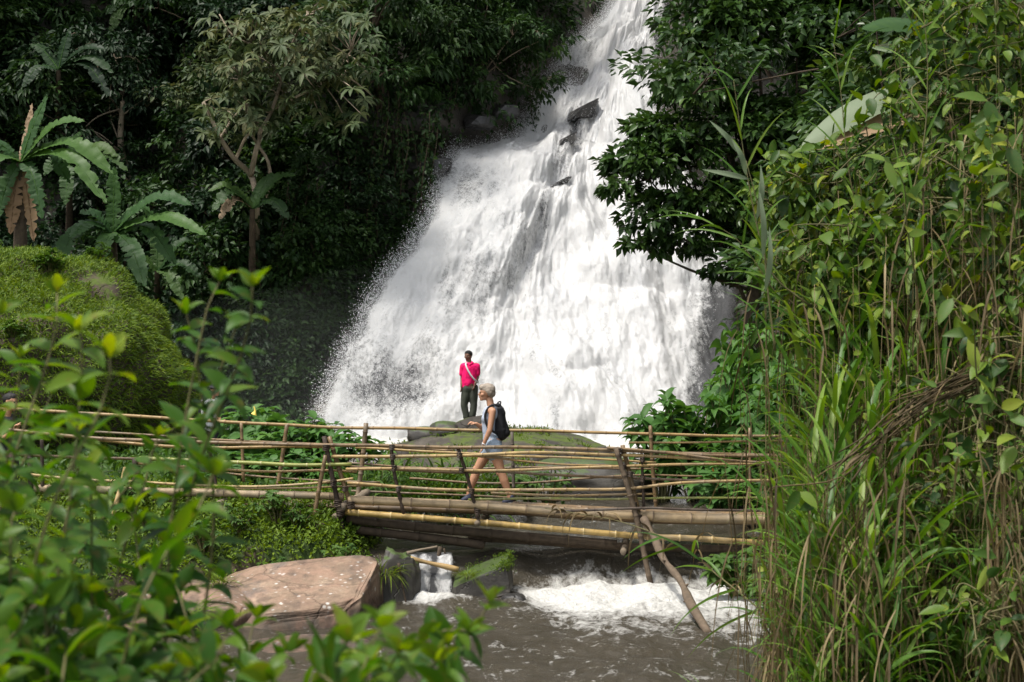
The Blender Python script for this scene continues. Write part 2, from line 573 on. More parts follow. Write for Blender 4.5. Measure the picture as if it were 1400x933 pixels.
XL = np.array([(-20, -30), (9, -14), (12, -9.5), (16, -8.5), (17.0, -4.5), (17.7, -1.7), (20, -1.4), (22, -2.1), (27, -3.2), (31, -5), (36, -8), (40, -9), (44, -9)], float)
XR = np.array([(-20, -8), (4, -1), (7, 1.2), (9, 1.75), (12, 2.15), (16, 2.7), (19, 3.5), (22, 4.2), (28, 5.4), (35, 7.5), (40, 8), (44, 8)], float)


def ground_z(x, y):
    xl = np.interp(y, XL[:, 0], XL[:, 1])
    xr = np.interp(y, XR[:, 0], XR[:, 1])
    dl, dr = xl - x, x - xr
    d = np.maximum(dl, dr)
    inside = y < 43
    left_bank = np.interp(y, [5, 12, 16.9, 17.8, 19, 22, 30, 42], [1.4, .5, .25, .72, .95, .85, .9, 1.2])
    hl = -.7 + (left_bank + .7) * sstep(-.5, .9, dl) + .05 * np.maximum(dl - 1, 0)
    rb = np.interp(y, [0, 8, 16, 20, 30, 42], [.6, .35, .35, .75, .9, 1.5])
    slope = np.interp(y, [5, 9, 14, 22], [.35, .55, .75, .8])
    hr = -.7 + (rb + .7) * sstep(-.4, .8, dr) + slope * np.maximum(dr - .8, 0)
    h = np.where(dl > dr, hl, np.minimum(hr, 9 + .1 * dr))
    up = np.where(y > 42.5, (y - 42.5) * .8, 0)
    near = sstep(9.5, 3.0, y) * 1.55 - .0
    h = np.maximum(h, np.where(y < 10, near + .0 - .75 * sstep(3, 10, y), -9))
    h = h + up + .12 * (fb2(x * .9, y * .9, 4, 21) - .5) * (h > -.3)
    return h


def axis(segs):
    out = []
    for a, b, st in segs: out.append(np.arange(a, b, st))
    return np.concatenate(out + [[segs[-1][1]]])


gx = axis([(-120, -24, 6), (-24, -10, .6), (-10, 9, .16), (9, 24, .6), (24, 120, 6)])
gy = axis([(-40, 0, 3), (0, 12, .4), (12, 24, .16), (24, 46, .5), (46, 70, 3), (70, 160, 10)])
X, Y = np.meshgrid(gx, gy, indexing='ij')
Z = ground_z(X, Y)
tag(obj('ground', np.stack([X, Y, Z], -1).reshape(-1, 3), [grid_faces(len(gx), len(gy))[:, ::-1]], M['soil']), kind='structure')

# cliff sheet
cx = axis([(-46, -22, 1.0), (-22, 12, .22), (12, 34, .8)])
cz = np.arange(-1.5, 27, .22)
X, Zc = np.meshgrid(cx, cz, indexing='ij')
Y = cliff_y(X, Zc)
tag(obj('cliff', np.stack([X, Y, Zc], -1).reshape(-1, 3), [grid_faces(len(cx), len(cz))], M['rock_cliff']), kind='structure')


# ---------------------------------------------------------------- water
def water_level(x, y):
    wob = .25 * (fb2(x * .9, y * 0 + 2.2, 3, 31) - .5) * 2
    front = 18.22 + wob + .10 * x
    ramp = sstep(front, front + .75, y)
    up = .43 * ramp + .17 * sstep(20, 28, y)
    return up, front


def water_foam(x, y):
    up, fr = water_level(x, y)
    main = np.exp(-((y - (fr - .45)) / .62) ** 2) * sstep(-.25, .35, x) * (.62 + .75 * fb2(x * 2.2, y * 1.6, 4, 33))
    tail = np.exp(-np.maximum(0, fr - .6 - y) / 1.9) * (y < fr) * sstep(-.4, .6, x - (fr - y) * .12) * (.66 + .62 * fb2(x * 1.1, y * .9 + .4 * x, 4, 34))
    edge = np.exp(-((y - fr - .12) / .25) ** 2) * .5 * sstep(-.1, .5, x)
    edge = np.maximum(edge, .06 * (y < fr) + .10 * (y < 22))
    small = np.exp(-((x + 1.05) / .42) ** 2 - ((y - 17.65) / .4) ** 2) * 1.1
    pool = sstep(31, 38, y) * 1.1 + .25 * sstep(24, 30, y)
    right = np.exp(-((x - 2.6) / .7) ** 2 - ((y - 17.2) / .8) ** 2) * .5
    return np.maximum.reduce([main, tail, edge, small, pool, right]) - .12


wx = np.arange(-10, 9.01, .07)
wy = axis([(7, 13, .12), (13, 22, .05), (22, 44, .3)])
X, Y = np.meshgrid(wx, wy, indexing='ij')
lv, fr = water_level(X, Y)
fo = np.clip(water_foam(X, Y), 0, .78)
flow = fb2(X * 1.5 + .5 * fb2(X, Y, 3, 50), Y * .8, 4, 41) - .5
rip = fb2(X * 5, Y * 3.2, 4, 42) - .5
onramp = np.exp(-((Y - fr - .4) / .5) ** 2)
Zw = lv + .20 * flow + .085 * rip + fo * (.34 * (fb2(X * 4.2, Y * 5, 5, 43) - .35)) + onramp * .13 * (fb2(X * 3.2, Y * .8, 3, 44) - .5)


def water_mat():
    m = NT('stream_water')
    c = m.coord()
    f = m.attr('foam')
    cs = m.coord((1.0, .55, 1.0))
    n1 = m.noise(cs, 4.2, 8, .68, .8)
    n2 = m.noise(m.coord((1, .7, 1)), 16, 6, .7, .4)
    fx = m.math('ADD', m.math('MULTIPLY', f, 1.05), m.math('ADD', m.math('MULTIPLY', n1, 1.5), m.math('MULTIPLY', n2, .85)))
    mk = m.ramp(m.math('SUBTRACT', fx, 1.13), [(.20, 0.0), (.46, .55), (.78, 1.0)])
    murk = m.mix(m.noise(cs, 1.4, 5), (.032, .028, .020), (.068, .058, .042))
    h = m.math('ADD', m.math('MULTIPLY', m.noise(m.coord((1, .6, 1)), 5.0, 7, .62, .9), 1.3), m.math('MULTIPLY', m.noise(c, 26, 4), .25))
    wat = m.bsdf(Base_Color=murk, Roughness=.14, IOR=1.33, Specular_IOR_Level=.5, Normal=m.bump(h, .85, .05))
    foam = m.bsdf(Base_Color=(.72, .71, .67, 1), Roughness=.85, Normal=m.bump(n2, 1.0, .09))
    return m.done(m.n('MixShader', {0: mk, 1: wat, 2: foam}).outputs[0])


M['water'] = water_mat()
tag(obj('stream_water', np.stack([X, Y, Zw], -1).reshape(-1, 3), [grid_faces(len(wx), len(wy))[:, ::-1]], M['water'], attrs={'foam': fo.ravel()}), kind='structure')


# waterfall -------------------------------------------------------
def wf_mat():
    m = NT('falling_water')
    f = m.attr('foam')
    uv = m.n('Combine' 'XYZ', {0: m.attr('su'), 1: m.attr('sv'), 2: 0.0}).outputs[0]
    vec = m.n('Mapping', {'Vector': uv, 'Scale': (1.0, .42, 1.0)}).outputs[0]
    n1 = m.noise(vec, 2.4, 10, .72, .7)
    n2 = m.noise(m.coord((1, .8, .8)), 9.0, 8, .78, .3)
    n3 = m.noise(m.n('Mapping', {'Vector': uv, 'Scale': (1.0, .3, 1.0)}).outputs[0], .7, 6, .6, .5)
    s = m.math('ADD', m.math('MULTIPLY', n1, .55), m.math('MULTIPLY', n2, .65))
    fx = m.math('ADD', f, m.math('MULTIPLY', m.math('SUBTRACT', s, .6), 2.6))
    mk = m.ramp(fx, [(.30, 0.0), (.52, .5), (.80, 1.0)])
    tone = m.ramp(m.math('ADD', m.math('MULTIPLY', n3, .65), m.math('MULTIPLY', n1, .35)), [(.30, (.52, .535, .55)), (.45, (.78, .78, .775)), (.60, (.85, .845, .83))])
    h = m.math('ADD', m.math('MULTIPLY', n1, .6), m.math('MULTIPLY', n2, .6))
    foam = m.bsdf(Base_Color=tone, Roughness=.9, Specular_IOR_Level=.2, Normal=m.bump(h, .9, .11))
    tr = m.n('BsdfTranslucent', {'Color': (.8, .8, .8, 1)}).outputs[0]
    foam = m.n('MixShader', {0: .3, 1: foam, 2: tr}).outputs[0]
    rock = m.bsdf(Base_Color=(.055, .056, .058, 1), Roughness=.3, Normal=m.bump(n2, .8, .1))
    body = m.n('MixShader', {0: mk, 1: rock, 2: foam}).outputs[0]
    e = m.attr('edge')
    cut = m.ramp(m.math('ADD', e, m.math('MULTIPLY', m.math('SUBTRACT', m.math('ADD', m.math('MULTIPLY', n1, .8), m.math('MULTIPLY', n2, .3)), .55), 2.0)), [(.22, 0.0), (.85, 1.0)])
    clear = m.n('BsdfTransparent').outputs[0]
    return m.done(m.n('MixShader', {0: cut, 1: clear, 2: body}).outputs[0])


M['fall'] = wf_mat()
nr, nc = 470, 340
pyr = np.linspace(-118, 622, nr)
uu = np.linspace(0, 1, nc)
PYg, U = np.meshgrid(pyr, uu, indexing='ij')
pl = np.interp(pyr, WF_T[:, 0], WF_T[:, 1]) - 12 + 26 * (fb2(pyr / 38, pyr * 0, 3, 55) - .5)
pr = np.interp(pyr, WF_T[:, 0], WF_T[:, 2]) + 4
PX = pl[:, None] * (1 - U) + pr[:, None] * U
Dg = wf_D(PYg)
below = sstep(186, 225, PYg)
mid = np.interp(pyr, [-120, 100, 160, 260, 330, 420, 620], [925, 835, 800, 765, 735, 700, 690])[:, None]
leftside = sstep(45, -45, PX - mid)
Dg = Dg + leftside * (1.6 * (1 - below) * sstep(20, 90, PYg) - 1.9 * below * sstep(640, 260, PYg))
Dg = Dg - .9 * np.exp(-((PX - mid - 60) / 60) ** 2) - 1.0 * np.exp(-((PX - 870) / 70) ** 2) * sstep(200, 420, PYg)
Dg = Dg + .3 * np.exp(-((PX - mid) / 14) ** 2) * sstep(420, 330, PYg) * sstep(120, 160, PYg)
WFV = np.stack([(PX - 700) / F * Dg, Dg, CZ - (PYg - 466.5) / F * Dg], -1)
su = WFV[..., 0] + .12 * WFV[..., 2] - .3 * leftside * WFV[..., 2]
sv = WFV[..., 2] * 1.4
disp = 1.0 * (fb2(su * .75, sv * .28, 4, 61) - .5) * 2 + 1.1 * np.abs(fb2(su * .42, sv * .5, 3, 64) - .5) * 2 + .16 * (fb2(su * 2.6, sv * .8, 4, 62) - .5) * 2 + .09 * (fb2(su * 9, sv * 3.5, 3, 63) - .5) * 2
amp = np.minimum(1, .25 + 4 * np.minimum(U, 1 - U))
WFV[..., 1] -= disp * amp * .75
WFV[..., 2] += disp * amp * .45
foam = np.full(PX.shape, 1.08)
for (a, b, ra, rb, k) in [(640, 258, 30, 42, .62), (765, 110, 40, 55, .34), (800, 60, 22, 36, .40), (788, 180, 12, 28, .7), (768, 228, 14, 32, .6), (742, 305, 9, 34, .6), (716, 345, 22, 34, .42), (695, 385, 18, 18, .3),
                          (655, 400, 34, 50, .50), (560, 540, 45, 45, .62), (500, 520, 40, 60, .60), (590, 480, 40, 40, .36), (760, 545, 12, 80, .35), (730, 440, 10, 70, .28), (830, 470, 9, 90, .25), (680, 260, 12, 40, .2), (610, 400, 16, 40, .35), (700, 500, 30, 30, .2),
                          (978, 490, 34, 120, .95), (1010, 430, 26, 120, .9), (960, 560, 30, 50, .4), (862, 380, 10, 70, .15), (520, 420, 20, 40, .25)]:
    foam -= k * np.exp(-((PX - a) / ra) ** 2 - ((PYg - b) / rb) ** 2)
wpx = (pr - pl)[:, None]
ed = np.minimum(U * wpx / 20, (1 - U) * wpx / 26)
edge = np.clip(ed, 0, 1) * 1.15 - .05
edge = np.where(PYg < 40, np.maximum(edge, np.clip(ed * 2, 0, 1) * 1.2), edge)
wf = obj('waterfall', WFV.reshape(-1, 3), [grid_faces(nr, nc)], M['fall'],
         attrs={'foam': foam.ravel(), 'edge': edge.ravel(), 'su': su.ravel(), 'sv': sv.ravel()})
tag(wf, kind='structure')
# spray: drops thrown off the falling water
rng = np.random.default_rng(5)
M['spray'] = plain_mat('spray_drop', (.82, .83, .84), .6, .03, 3, 0)
i = rng.integers(20, nr, 220000)
j = np.where(rng.random(220000) < .45, (rng.random(220000) ** 1.5 * nc * .3).astype(int), rng.integers(0, nc, 220000))
keep = (foam[i, j] + rng.random(220000) * .7 > .75)
i, j = i[keep], j[keep]
p = WFV[i, j] + rng.normal(size=(len(i), 3)) * [.12, .18, .12] + [0, -.10, .03]
ledge = rng.random(len(i)) < .25
p[ledge] += np.abs(rng.normal(size=(ledge.sum(), 3))) * [-.12, -.3, .16]
sz = rng.uniform(.0025, .0075, len(i))
tet = np.array([(1, 1, 1), (1, -1, -1), (-1, 1, -1), (-1, -1, 1)], float)
Vt = (p[:, None] + sz[:, None, None] * tet[None] * rng.uniform(.6, 1.5, (len(i), 1, 3))).reshape(-1, 3)
k = np.arange(len(i))[:, None] * 4
ft = np.concatenate([k + np.array([[0, 1, 2]]), k + np.array([[0, 3, 1]]), k + np.array([[0, 2, 3]]), k + np.array([[1, 3, 2]])])
tag(obj('spray', Vt, [ft], M['spray'], parent=wf, smooth=False), kind='stuff')

# small fall between the boulders, foam at its foot
g = G()
n1 = 60
a = np.linspace(0, 1, n1)
sx, st = np.meshgrid(np.linspace(-1.36, -.74, 50), a, indexing='ij')
zz = .46 - .50 * sstep(.15, 1, st) + .02 * (fb2(sx * 20, st * 4, 3, 71) - .5)
yy = 18.45 - .55 * st - .10 * np.sin(st * 3.1) - .13 * (fb2(sx * 9, st * 1.5, 3, 72) - .5)
ff = .78 + .35 * (fb2(sx * 8, st * 1.0, 3, 73) - .5) * 2 - .7 * sstep(.35, .0, st) - .6 * np.exp(-((sx + 1.0) / .05) ** 2)
eg = np.minimum((sx + 1.36) / .08, (-.74 - sx) / .08).clip(0, 1) * 1.2
o = obj('small_waterfall', np.stack([sx, yy, zz], -1).reshape(-1, 3), [grid_faces(50, n1)], M['fall'],
        attrs={'foam': ff.ravel(), 'edge': eg.ravel(), 'su': (sx * 4).ravel(), 'sv': (zz * 5).ravel()})
tag(o, kind='structure')


# ---------------------------------------------------------------- rocks
def rock_shape(loc, r, sub=5, seed=0, box=2.6, rough=.22, freq=1.2, flat_top=None, shear=(0, 0), fine=.03, cuts=()):
    V, f = ico(sub)
    p = np.sign(V) * np.abs(V) ** (2 / box)
    p = p / np.maximum((np.abs(p) ** box).sum(1, keepdims=True) ** (1 / box), 1e-6)
    q = V * freq + seed * 7.7
    k = 1 + rough * (fbm(q, 4, seed) - .5) * 2 + fine * (fbm(V * 7 + seed, 4, seed + 3) - .5) * 2
    p = p * k[:, None]
    for nx_, ny_, nz_, off in cuts:          # broken faces
        nn_ = nrm(np.array([nx_, ny_, nz_]))
        ex = p @ nn_ - off - .07 * (fbm(V * 2.6 + seed, 4, seed + 9) - .5) - .02 * (fbm(V * 11 + seed, 3, seed + 5) - .5)
        p = p - np.maximum(ex, 0)[:, None] * nn_ * .93
    p = p * np.asarray(r)
    p[:, 2] += shear[0] * p[:, 0] + shear[1] * p[:, 1]
    return p + np.asarray(loc), [f]


def rock(name, loc, r, mat, label, group=None, **kw):
    V, f = rock_shape(loc, r, **kw)
    base = np.array([loc[0], loc[1], V[:, 2].min()])
    o = obj(name, V, f, mat)
    me = o.data
    co = V - base
    me.vertices.foreach_set('co', co.astype(np.float32).ravel())
    me.update()
    o.location = base
    return tag(o, label, 'rock', group), V


def pr(px, py, D): return P(px, py, D)


# rock with the man standing on it
ROCKV = {}
r_man, ROCKV['man'] = rock('mossy_boulder', (-.25, 30.6, .05), (2.75, 3.0, 1.28), M['rock_moss'], 'wide mossy boulder in midstream that the man in pink stands on', sub=6, seed=4, box=2.4, rough=.22, freq=1.9, fine=.05, cuts=[(.75, -.6, .35, .80), (-.3, -.75, .75, .82), (0, -1, .05, .86), (.35, -.2, 1, .86)])
rock('rock', P(652, 578, 31.2) - [0, 0, .16], (.62, .5, .3), M['rock_moss'], 'brown pointed stone under the bare feet of the man in pink', sub=4, seed=8, rough=.25, shear=(.2, 0))
rock('rock', P(608, 584, 31.0) - [0, 0, .08], (.36, .35, .2), M['rock_dark'], 'small black wet stone left of the feet of the man in pink', sub=4, seed=9, rough=.25)
rock('rock', P(578, 590, 31.0) - [0, 0, .1], (.35, .3, .2), M['rock_dark'], 'low dark stone at the left end of the mossy midstream boulder', sub=4, seed=10, rough=.25)
rock('rock', P(800, 668, 25.0), (1.15, .9, .55), M['rock_dark'], 'dark shaded boulder seen through the bridge rails right of the woman', sub=5, seed=11)
rock('rock', P(925, 672, 27), (.42, .4, .28), M['rock_wet'], 'small grey stone in the pool beyond the right bridge posts', sub=4, seed=12)
# front boulders
_, ROCKV['front'] = rock('boulder', (-2.56, 16.6, -.11), (1.04, .95, .60), M['rock_warm'], 'large pinkish tan boulder with a cut right face at the water', sub=6, seed=21, box=4.5, rough=.10, freq=1.3, shear=(.10, .12), fine=.03, cuts=[(1, -.12, .05, .86), (.1, -.25, 1, .72), (.45, -1, .25, .80), (-.55, -.6, .7, .86), (-.3, -1, -.1, .9)])
rock('boulder', P(262, 838, 16.6) - [0, 0, .1], (.95, .8, .42), M['rock_warm'], 'low pale speckled boulder half hidden by the front leaves', sub=5, seed=22, box=2.8, rough=.18)
rock('boulder', P(425, 885, 15.1) - [0, 0, .22], (.95, .6, .30), M['rock_warm'], 'flat brown slab at the foot of the large tan boulder', sub=5, seed=23, box=3, rough=.16)
rock('rock', P(545, 792, 17.75) - [0, 0, .08], (.26, .5, .46), M['rock_dark'], 'black mossy stone between the tan boulder and the little fall', sub=5, seed=24, rough=.34, fine=.07, cuts=[(.3, -1, .3, .7), (-1, 0, .2, .8)])
_, ROCKV['mid'] = rock('mossy_rock', P(662, 792, 18.0) - [0, 0, .02], (.40, .34, .235), M['rock_dark'], 'slanted black rock with a mossy top under the bridge', sub=5, seed=25, box=4.5, rough=.14, shear=(.30, 0), cuts=[(1, -.1, .1, .8), (-.2, -.2, 1, .62), (.1, -1, .1, .75)])
rock('rock', P(702, 818, 17.6) - [0, 0, .03], (.16, .14, .09), M['rock_wet'], 'little wet stone beside the slanted mossy rock', sub=4, seed=26, rough=.25)
# rocks jutting from the falls
for (a, b, rx, rz, sd, lab) in [(793, 165, .60, .36, 31, 'upper dark wet rock jutting out of the waterfall'), (770, 204, .42, .26, 32, 'middle dark wet rock jutting out of the waterfall'),
                                (756, 258, .46, .20, 33, 'lowest dark pointed rock jutting out of the waterfall')]:
    rr = np.argmin(np.abs(pyr - b)); cc = np.argmin(np.abs(PX[rr] - a))
    rock('wet_rock', WFV[rr, cc] + [0, .05, -.06], (rx, .8, rz), M['rock_wet'], lab, 'wet rocks in the waterfall', sub=5, seed=sd, rough=.5, freq=2.2, fine=.12, shear=(.62, 0), cuts=[(-.5, -.6, .5, .55), (.3, -1, -.3, .55), (-.6, -.2, -.8, .5), (.2, -.3, 1, .6)])
for (a, b, D, s, sd, lab) in [(690, 150, 48.6, .42, 41, "dark wet boulder lying in shade above the ledge, nearest the water"), (655, 165, 47.6, .42, 42, "dark wet boulder lying in shade above the ledge, farther from the water"),
                              (585, 225, 45.0, .55, 43, 'dark boulder wedged at the left shoulder of the waterfall')]:
    rock('ledge_rock', P(a, b, D), (s * 1.2, s, s * .7), M['rock_wet'], lab, sub=5, seed=sd, rough=.45, freq=2, fine=.1, cuts=[(-.5, -.7, .5, .55), (.4, -1, .1, .55), (.1, -.3, 1, .55)])

# left hill: a grass grown rock hump
hx, hy, hz = np.array([-11.2, 29.5, -.6]), np.array([0]), 0
Vh, fh = ico(6)
HC, HR = np.array([-10.9, 29.5, 1.1]), np.array([4.25, 4.6, 4.1])


def hump(V):
    p = np.sign(V) * np.abs(V) ** (2 / 2.1)
    p = p / ((np.abs(p) ** 2.1).sum(1, keepdims=True) ** (1 / 2.1))
    k = 1 + .19 * (fbm(V * 2.4 + 3, 4, 77) - .5) * 2 + .03 * (fbm(V * 7, 3, 78) - .5)
    return HC + p * HR * k[:, None]


tag(obj('hill', hump(Vh), [fh], M['hill_turf']), kind='structure')
#@@

# spray mist drifting at the foot of the fall
def mist_mat(dens):
    m = NT('spray_mist')
    v = m.n('VolumePrincipled', {'Color': (.93, .95, .97, 1), 'Density': dens, 'Anisotropy': .2}).outputs[0]
    return m.done(None, v)


MM = mist_mat(.0042)
for q, (c, r) in enumerate([((-6.3, 37.6, 1.2), (4.6, 3.0, 3.4)), ((-4.4, 37.0, 1.0), (3.2, 2.0, 4.2)), ((.6, 36.2, .8), (6.8, 1.7, 2.2)), ((4.6, 36.6, 1.2), (2.2, 1.5, 2.6))]):
    V, f = ico(4)
    V = V * np.asarray(r) * (1 + .25 * (fbm(V * 1.5 + q * 3, 3, 160 + q) - .5))[:, None] + np.asarray(c)
    tag(obj('mist', V, [f], MM), 'pale spray mist drifting at the foot of the waterfall', None, None, 'stuff')

# ---------------------------------------------------------------- the footbridge
bridge = thing('bamboo_footbridge', P(660, 700, 19.3), 'long handmade bamboo footbridge with lashed pole railings crossing the stream', 'bridge')
rng = np.random.default_rng(11)


def pole_geo(pts, r0, r1, node=.3, nsides=8, jig=.006, seed=0, ring=.16):
    """a jointed bamboo stem along points"""
    L = np.linalg.norm(np.diff(pts, axis=0), axis=1).sum()
    n = max(8, int(L / .10))
    base = catmull(pts, n)
    t = np.linspace(0, 1, n)
    base[:, 2] += jig * 2 * (vnoise(np.stack([t * L * 1.1, t * 0 + seed, t * 0], -1), 3) - .5) * 2
    base[:, 1] += jig * 2 * (vnoise(np.stack([t * L * 1.1, t * 0 + seed + 5, t * 0], -1), 4) - .5) * 2
    s = np.concatenate([[0], np.cumsum(np.linalg.norm(np.diff(base, axis=0), axis=1))])
    ss = set(np.round(s, 4).tolist())
    nodes = np.arange(node * (.3 + .5 * ((seed * .37) % 1)), s[-1] - .02, node * 1.0)
    samp, isn = [(x, 0) for x in s], []
    for x in nodes:
        samp += [(x - .014, 0), (x - .004, 1), (x + .004, 1), (x + .014, 0)]
    samp.sort()
    sv = np.array([a for a, _ in samp]); nf = np.array([b for _, b in samp], float)
    keep = np.concatenate([[True], np.diff(sv) > .002])
    sv, nf = sv[keep], nf[keep]
    pp = np.stack([np.interp(sv, s, base[:, k]) for k in range(3)], -1)
    tt = sv / s[-1]
    rr = (r0 * (1 - tt) + r1 * tt) * (1 + ring * nf)
    V, f = tube(pp, rr, nsides)
    return V, f, np.concatenate([np.repeat(nf, nsides), [0, 0]])


def pole(name, pix, r, mat, D, parent=bridge, node=.3, taper=.85, seed=None, label=None, ns=8, jig=.006):
    Ds = np.broadcast_to(np.asarray(D, float), (len(pix),)) if np.ndim(D) == 0 else np.asarray(D, float)
    pts = np.array([P(a, b, d) for (a, b), d in zip(pix, Ds)])
    seed = seed if seed is not None else int(rng.integers(0, 999))
    V, f, nf = pole_geo(pts, r, r * taper, node, ns, jig, seed)
    g = G().add(V, f, node=nf)
    o = g.obj(name, M[mat], parent)
    if label: o['label'] = label
    return o


DN, DFAR = 18.55, 20.15
k = 1.0 / 104.8   # metres a pixel at the near railing
NEAR = [  # pixels, radius in pixels, material, offset in depth
    ([(-60, 578), (39, 590.5), (170, 601.5), (340, 606), (500, 609), (640, 611.5), (786, 614), (918, 620), (1110, 625)], 2.6, 'bamboo_brown', -.05),
    ([(107, 599), (233, 610), (340, 612), (455, 611)], 2.2, 'bamboo_tan', .05),
    ([(453, 624.5), (546, 624), (640, 621.5), (734, 618), (843, 621), (940, 627), (1110, 637)], 2.3, 'bamboo_tan', -.06),
    ([(486, 612.5), (640, 619), (687, 622.5), (790, 626), (897, 633)], 1.7, 'bamboo_tan', .06),
    ([(640, 623), (682, 626), (777, 635.5), (843, 638)], 1.7, 'bamboo_tan', .07),
    ([(190, 627), (340, 632.5), (411, 636), (481, 635)], 2.9, 'bamboo_green', -.04),
    ([(-40, 619), (15, 622), (112, 626), (200, 628)], 2.2, 'bamboo_brown', .05),
    ([(184, 634), (340, 644), (439, 643.5), (488, 646)], 1.9, 'bamboo_tan', .06),
    ([(473, 641), (533, 641), (640, 643.5), (722, 643), (843, 638), (945, 635), (1110, 634)], 2.1, 'bamboo_tan', -.06),
    ([(479, 638), (640, 647), (682, 646), (852, 654), (940, 656), (1110, 661)], 1.9, 'bamboo_brown', .06),
    ([(-40, 643), (7, 645), (121, 657), (209, 660), (340, 665), (434, 660.7), (483, 655)], 2.0, 'bamboo_tan', -.05),
    ([(150, 668), (372, 669), (511, 663)], 1.5, 'bamboo_tan', .07),
    ([(475, 661), (554, 666), (640, 671), (772, 670), (855, 668.5), (945, 660), (1110, 657)], 2.3, 'bamboo_tan', -.06),
    ([(671, 674), (772, 677), (897, 675)], 1.7, 'bamboo_tan', .05),
    ([(640, 682.6), (805, 682), (940, 681.5), (1110, 680)], 1.7, 'bamboo_green', .06),
    ([(760, 699), (876, 694), (940, 697), (1110, 702)], 1.9, 'bamboo_dark', -.16),
    ([(919, 620), (985, 621), (1110, 623)], 1.5, 'bamboo_brown', .05),
    ([(830, 613.5), (900, 619), (985, 628), (1110, 636)], 1.9, 'bamboo_brown', -.08),
]
for pix, r, mt, dy in NEAR: pole('rail', pix, r * k, mt, DN + dy)
FAR = [
    ([(-60, 556), (60, 562), (150, 567.5), (340, 579.7), (500, 585), (640, 588.3), (786, 591), (940, 594.5), (1140, 597)], 2.3, 'bamboo_tan', 0),
    ([(130, 590), (300, 601), (470, 608), (620, 616)], 1.6, 'bamboo_brown', .03),
    ([(475, 634), (600, 640), (760, 640), (900, 642)], 1.5, 'bamboo_brown', .04),
    ([(860, 605), (960, 604), (1120, 602)], 1.5, 'bamboo_tan', .02),
    ([(899, 663), (985, 658), (1120, 657)], 1.7, 'bamboo_tan', .02),
    ([(560, 655), (700, 660), (860, 650), (960, 652)], 1.5, 'bamboo_brown', .03),
    ([(240, 640), (400, 655), (520, 660)], 1.6, 'bamboo_brown', .02),
    ([(480, 672), (640, 678), (780, 684)], 1.5, 'bamboo_brown', .02),
]
for pix, r, mt, dy in FAR: pole('rail', pix, r * DFAR / F, mt, DFAR + dy)
POSTS = [
    ([(443, 597), (453, 645), (462, 689), (469, 735)], 3.2, 'bamboo_dark', -.02), ([(450, 597), (466, 650), (480, 694)], 3.0, 'bamboo_brown', .03),
    ([(445, 622), (437, 665), (429, 712)], 2.7, 'bamboo_brown', -.13), ([(534.5, 607), (539, 646), (552, 704)], 2.4, 'bamboo_dark', -.01),
    ([(626, 612), (640, 655), (654, 712)], 2.3, 'bamboo_dark', -.01), ([(842, 612), (858, 665), (872, 715), (885, 777), (892, 807)], 3.5, 'bark_rough', -.13),
    ([(851, 610), (861, 650), (873, 700)], 3.0, 'bamboo_brown', -.02), ([(877, 613), (880.5, 697)], 1.9, 'bamboo_dark', .0),
    ([(281, 593), (289, 625), (296, 668)], 2.1, 'bamboo_dark', 0), ([(184, 628), (188, 690)], 3.6, 'bamboo_dark', .02),
    ([(40, 606), (42, 672)], 3.4, 'bamboo_dark', 0), ([(57, 600), (58, 672)], 2.6, 'bamboo_dark', .03), ([(16, 617), (12, 700)], 6.5, 'bark_dark', .05),
    ([(95, 655), (101, 692)], 2.0, 'bamboo_dark', 0),
]
for pix, r, mt, dy in POSTS: pole('post', pix, r * k, mt, DN + dy, taper=1.1, node=.27, ns=8)
for pix, r, mt in [([(392.5, 581), (386, 625), (379, 668)], 2.8, 'bamboo_brown'), ([(500.5, 579), (496, 625), (489, 680)], 3.2, 'bamboo_brown'),
                   ([(889, 581), (892, 635), (898, 705)], 2.6, 'bamboo_brown'), ([(1025, 585), (1026, 705)], 1.9, 'bamboo_brown'),
                   ([(330, 578), (333, 660)], 2.2, 'bamboo_brown'), ([(700, 590), (703, 690)], 2.2, 'bamboo_dark')]:
    pole('post', pix, r * DFAR / F, mt, DFAR - .04, taper=1.05)
# carrying beams on the near edge
BEAMS = [
    ([(40, 667), (80, 669), (340, 675.5), (470, 680)], 5.4, 'bamboo_beam', 0, .46), ([(476, 683), (640, 691), (760, 699), (870, 704.5)], 6.0, 'bamboo_beam', -.03, .5),
    ([(868, 706), (940, 708.5), (1110, 711)], 7.0, 'bamboo_beam', .02, .5), ([(472, 701), (640, 713.5), (876, 733), (940, 736.5), (1110, 745)], 4.3, 'bamboo_yellow', -.06, .42),
    ([(474, 709), (640, 728), (843, 744)], 6.4, 'bark_dark', .06, .5), ([(488, 725), (640, 743), (662, 747)], 6.2, 'bark_dark', .1, .5),
    ([(30, 690), (150, 697), (300, 700), (440, 704)], 6.0, 'bark_dark', .06, .5), ([(20, 700), (144, 704), (250, 706)], 6.5, 'bamboo_dark', .16, .5),
    ([(640, 735), (860, 748), (1110, 753)], 5.5, 'bark_dark', .22, .5),
]
for pix, r, mt, dy, nd in BEAMS: pole('beam', pix, r * k, mt, DN + .06 + dy, node=nd, taper=.96, ns=12, jig=.004)
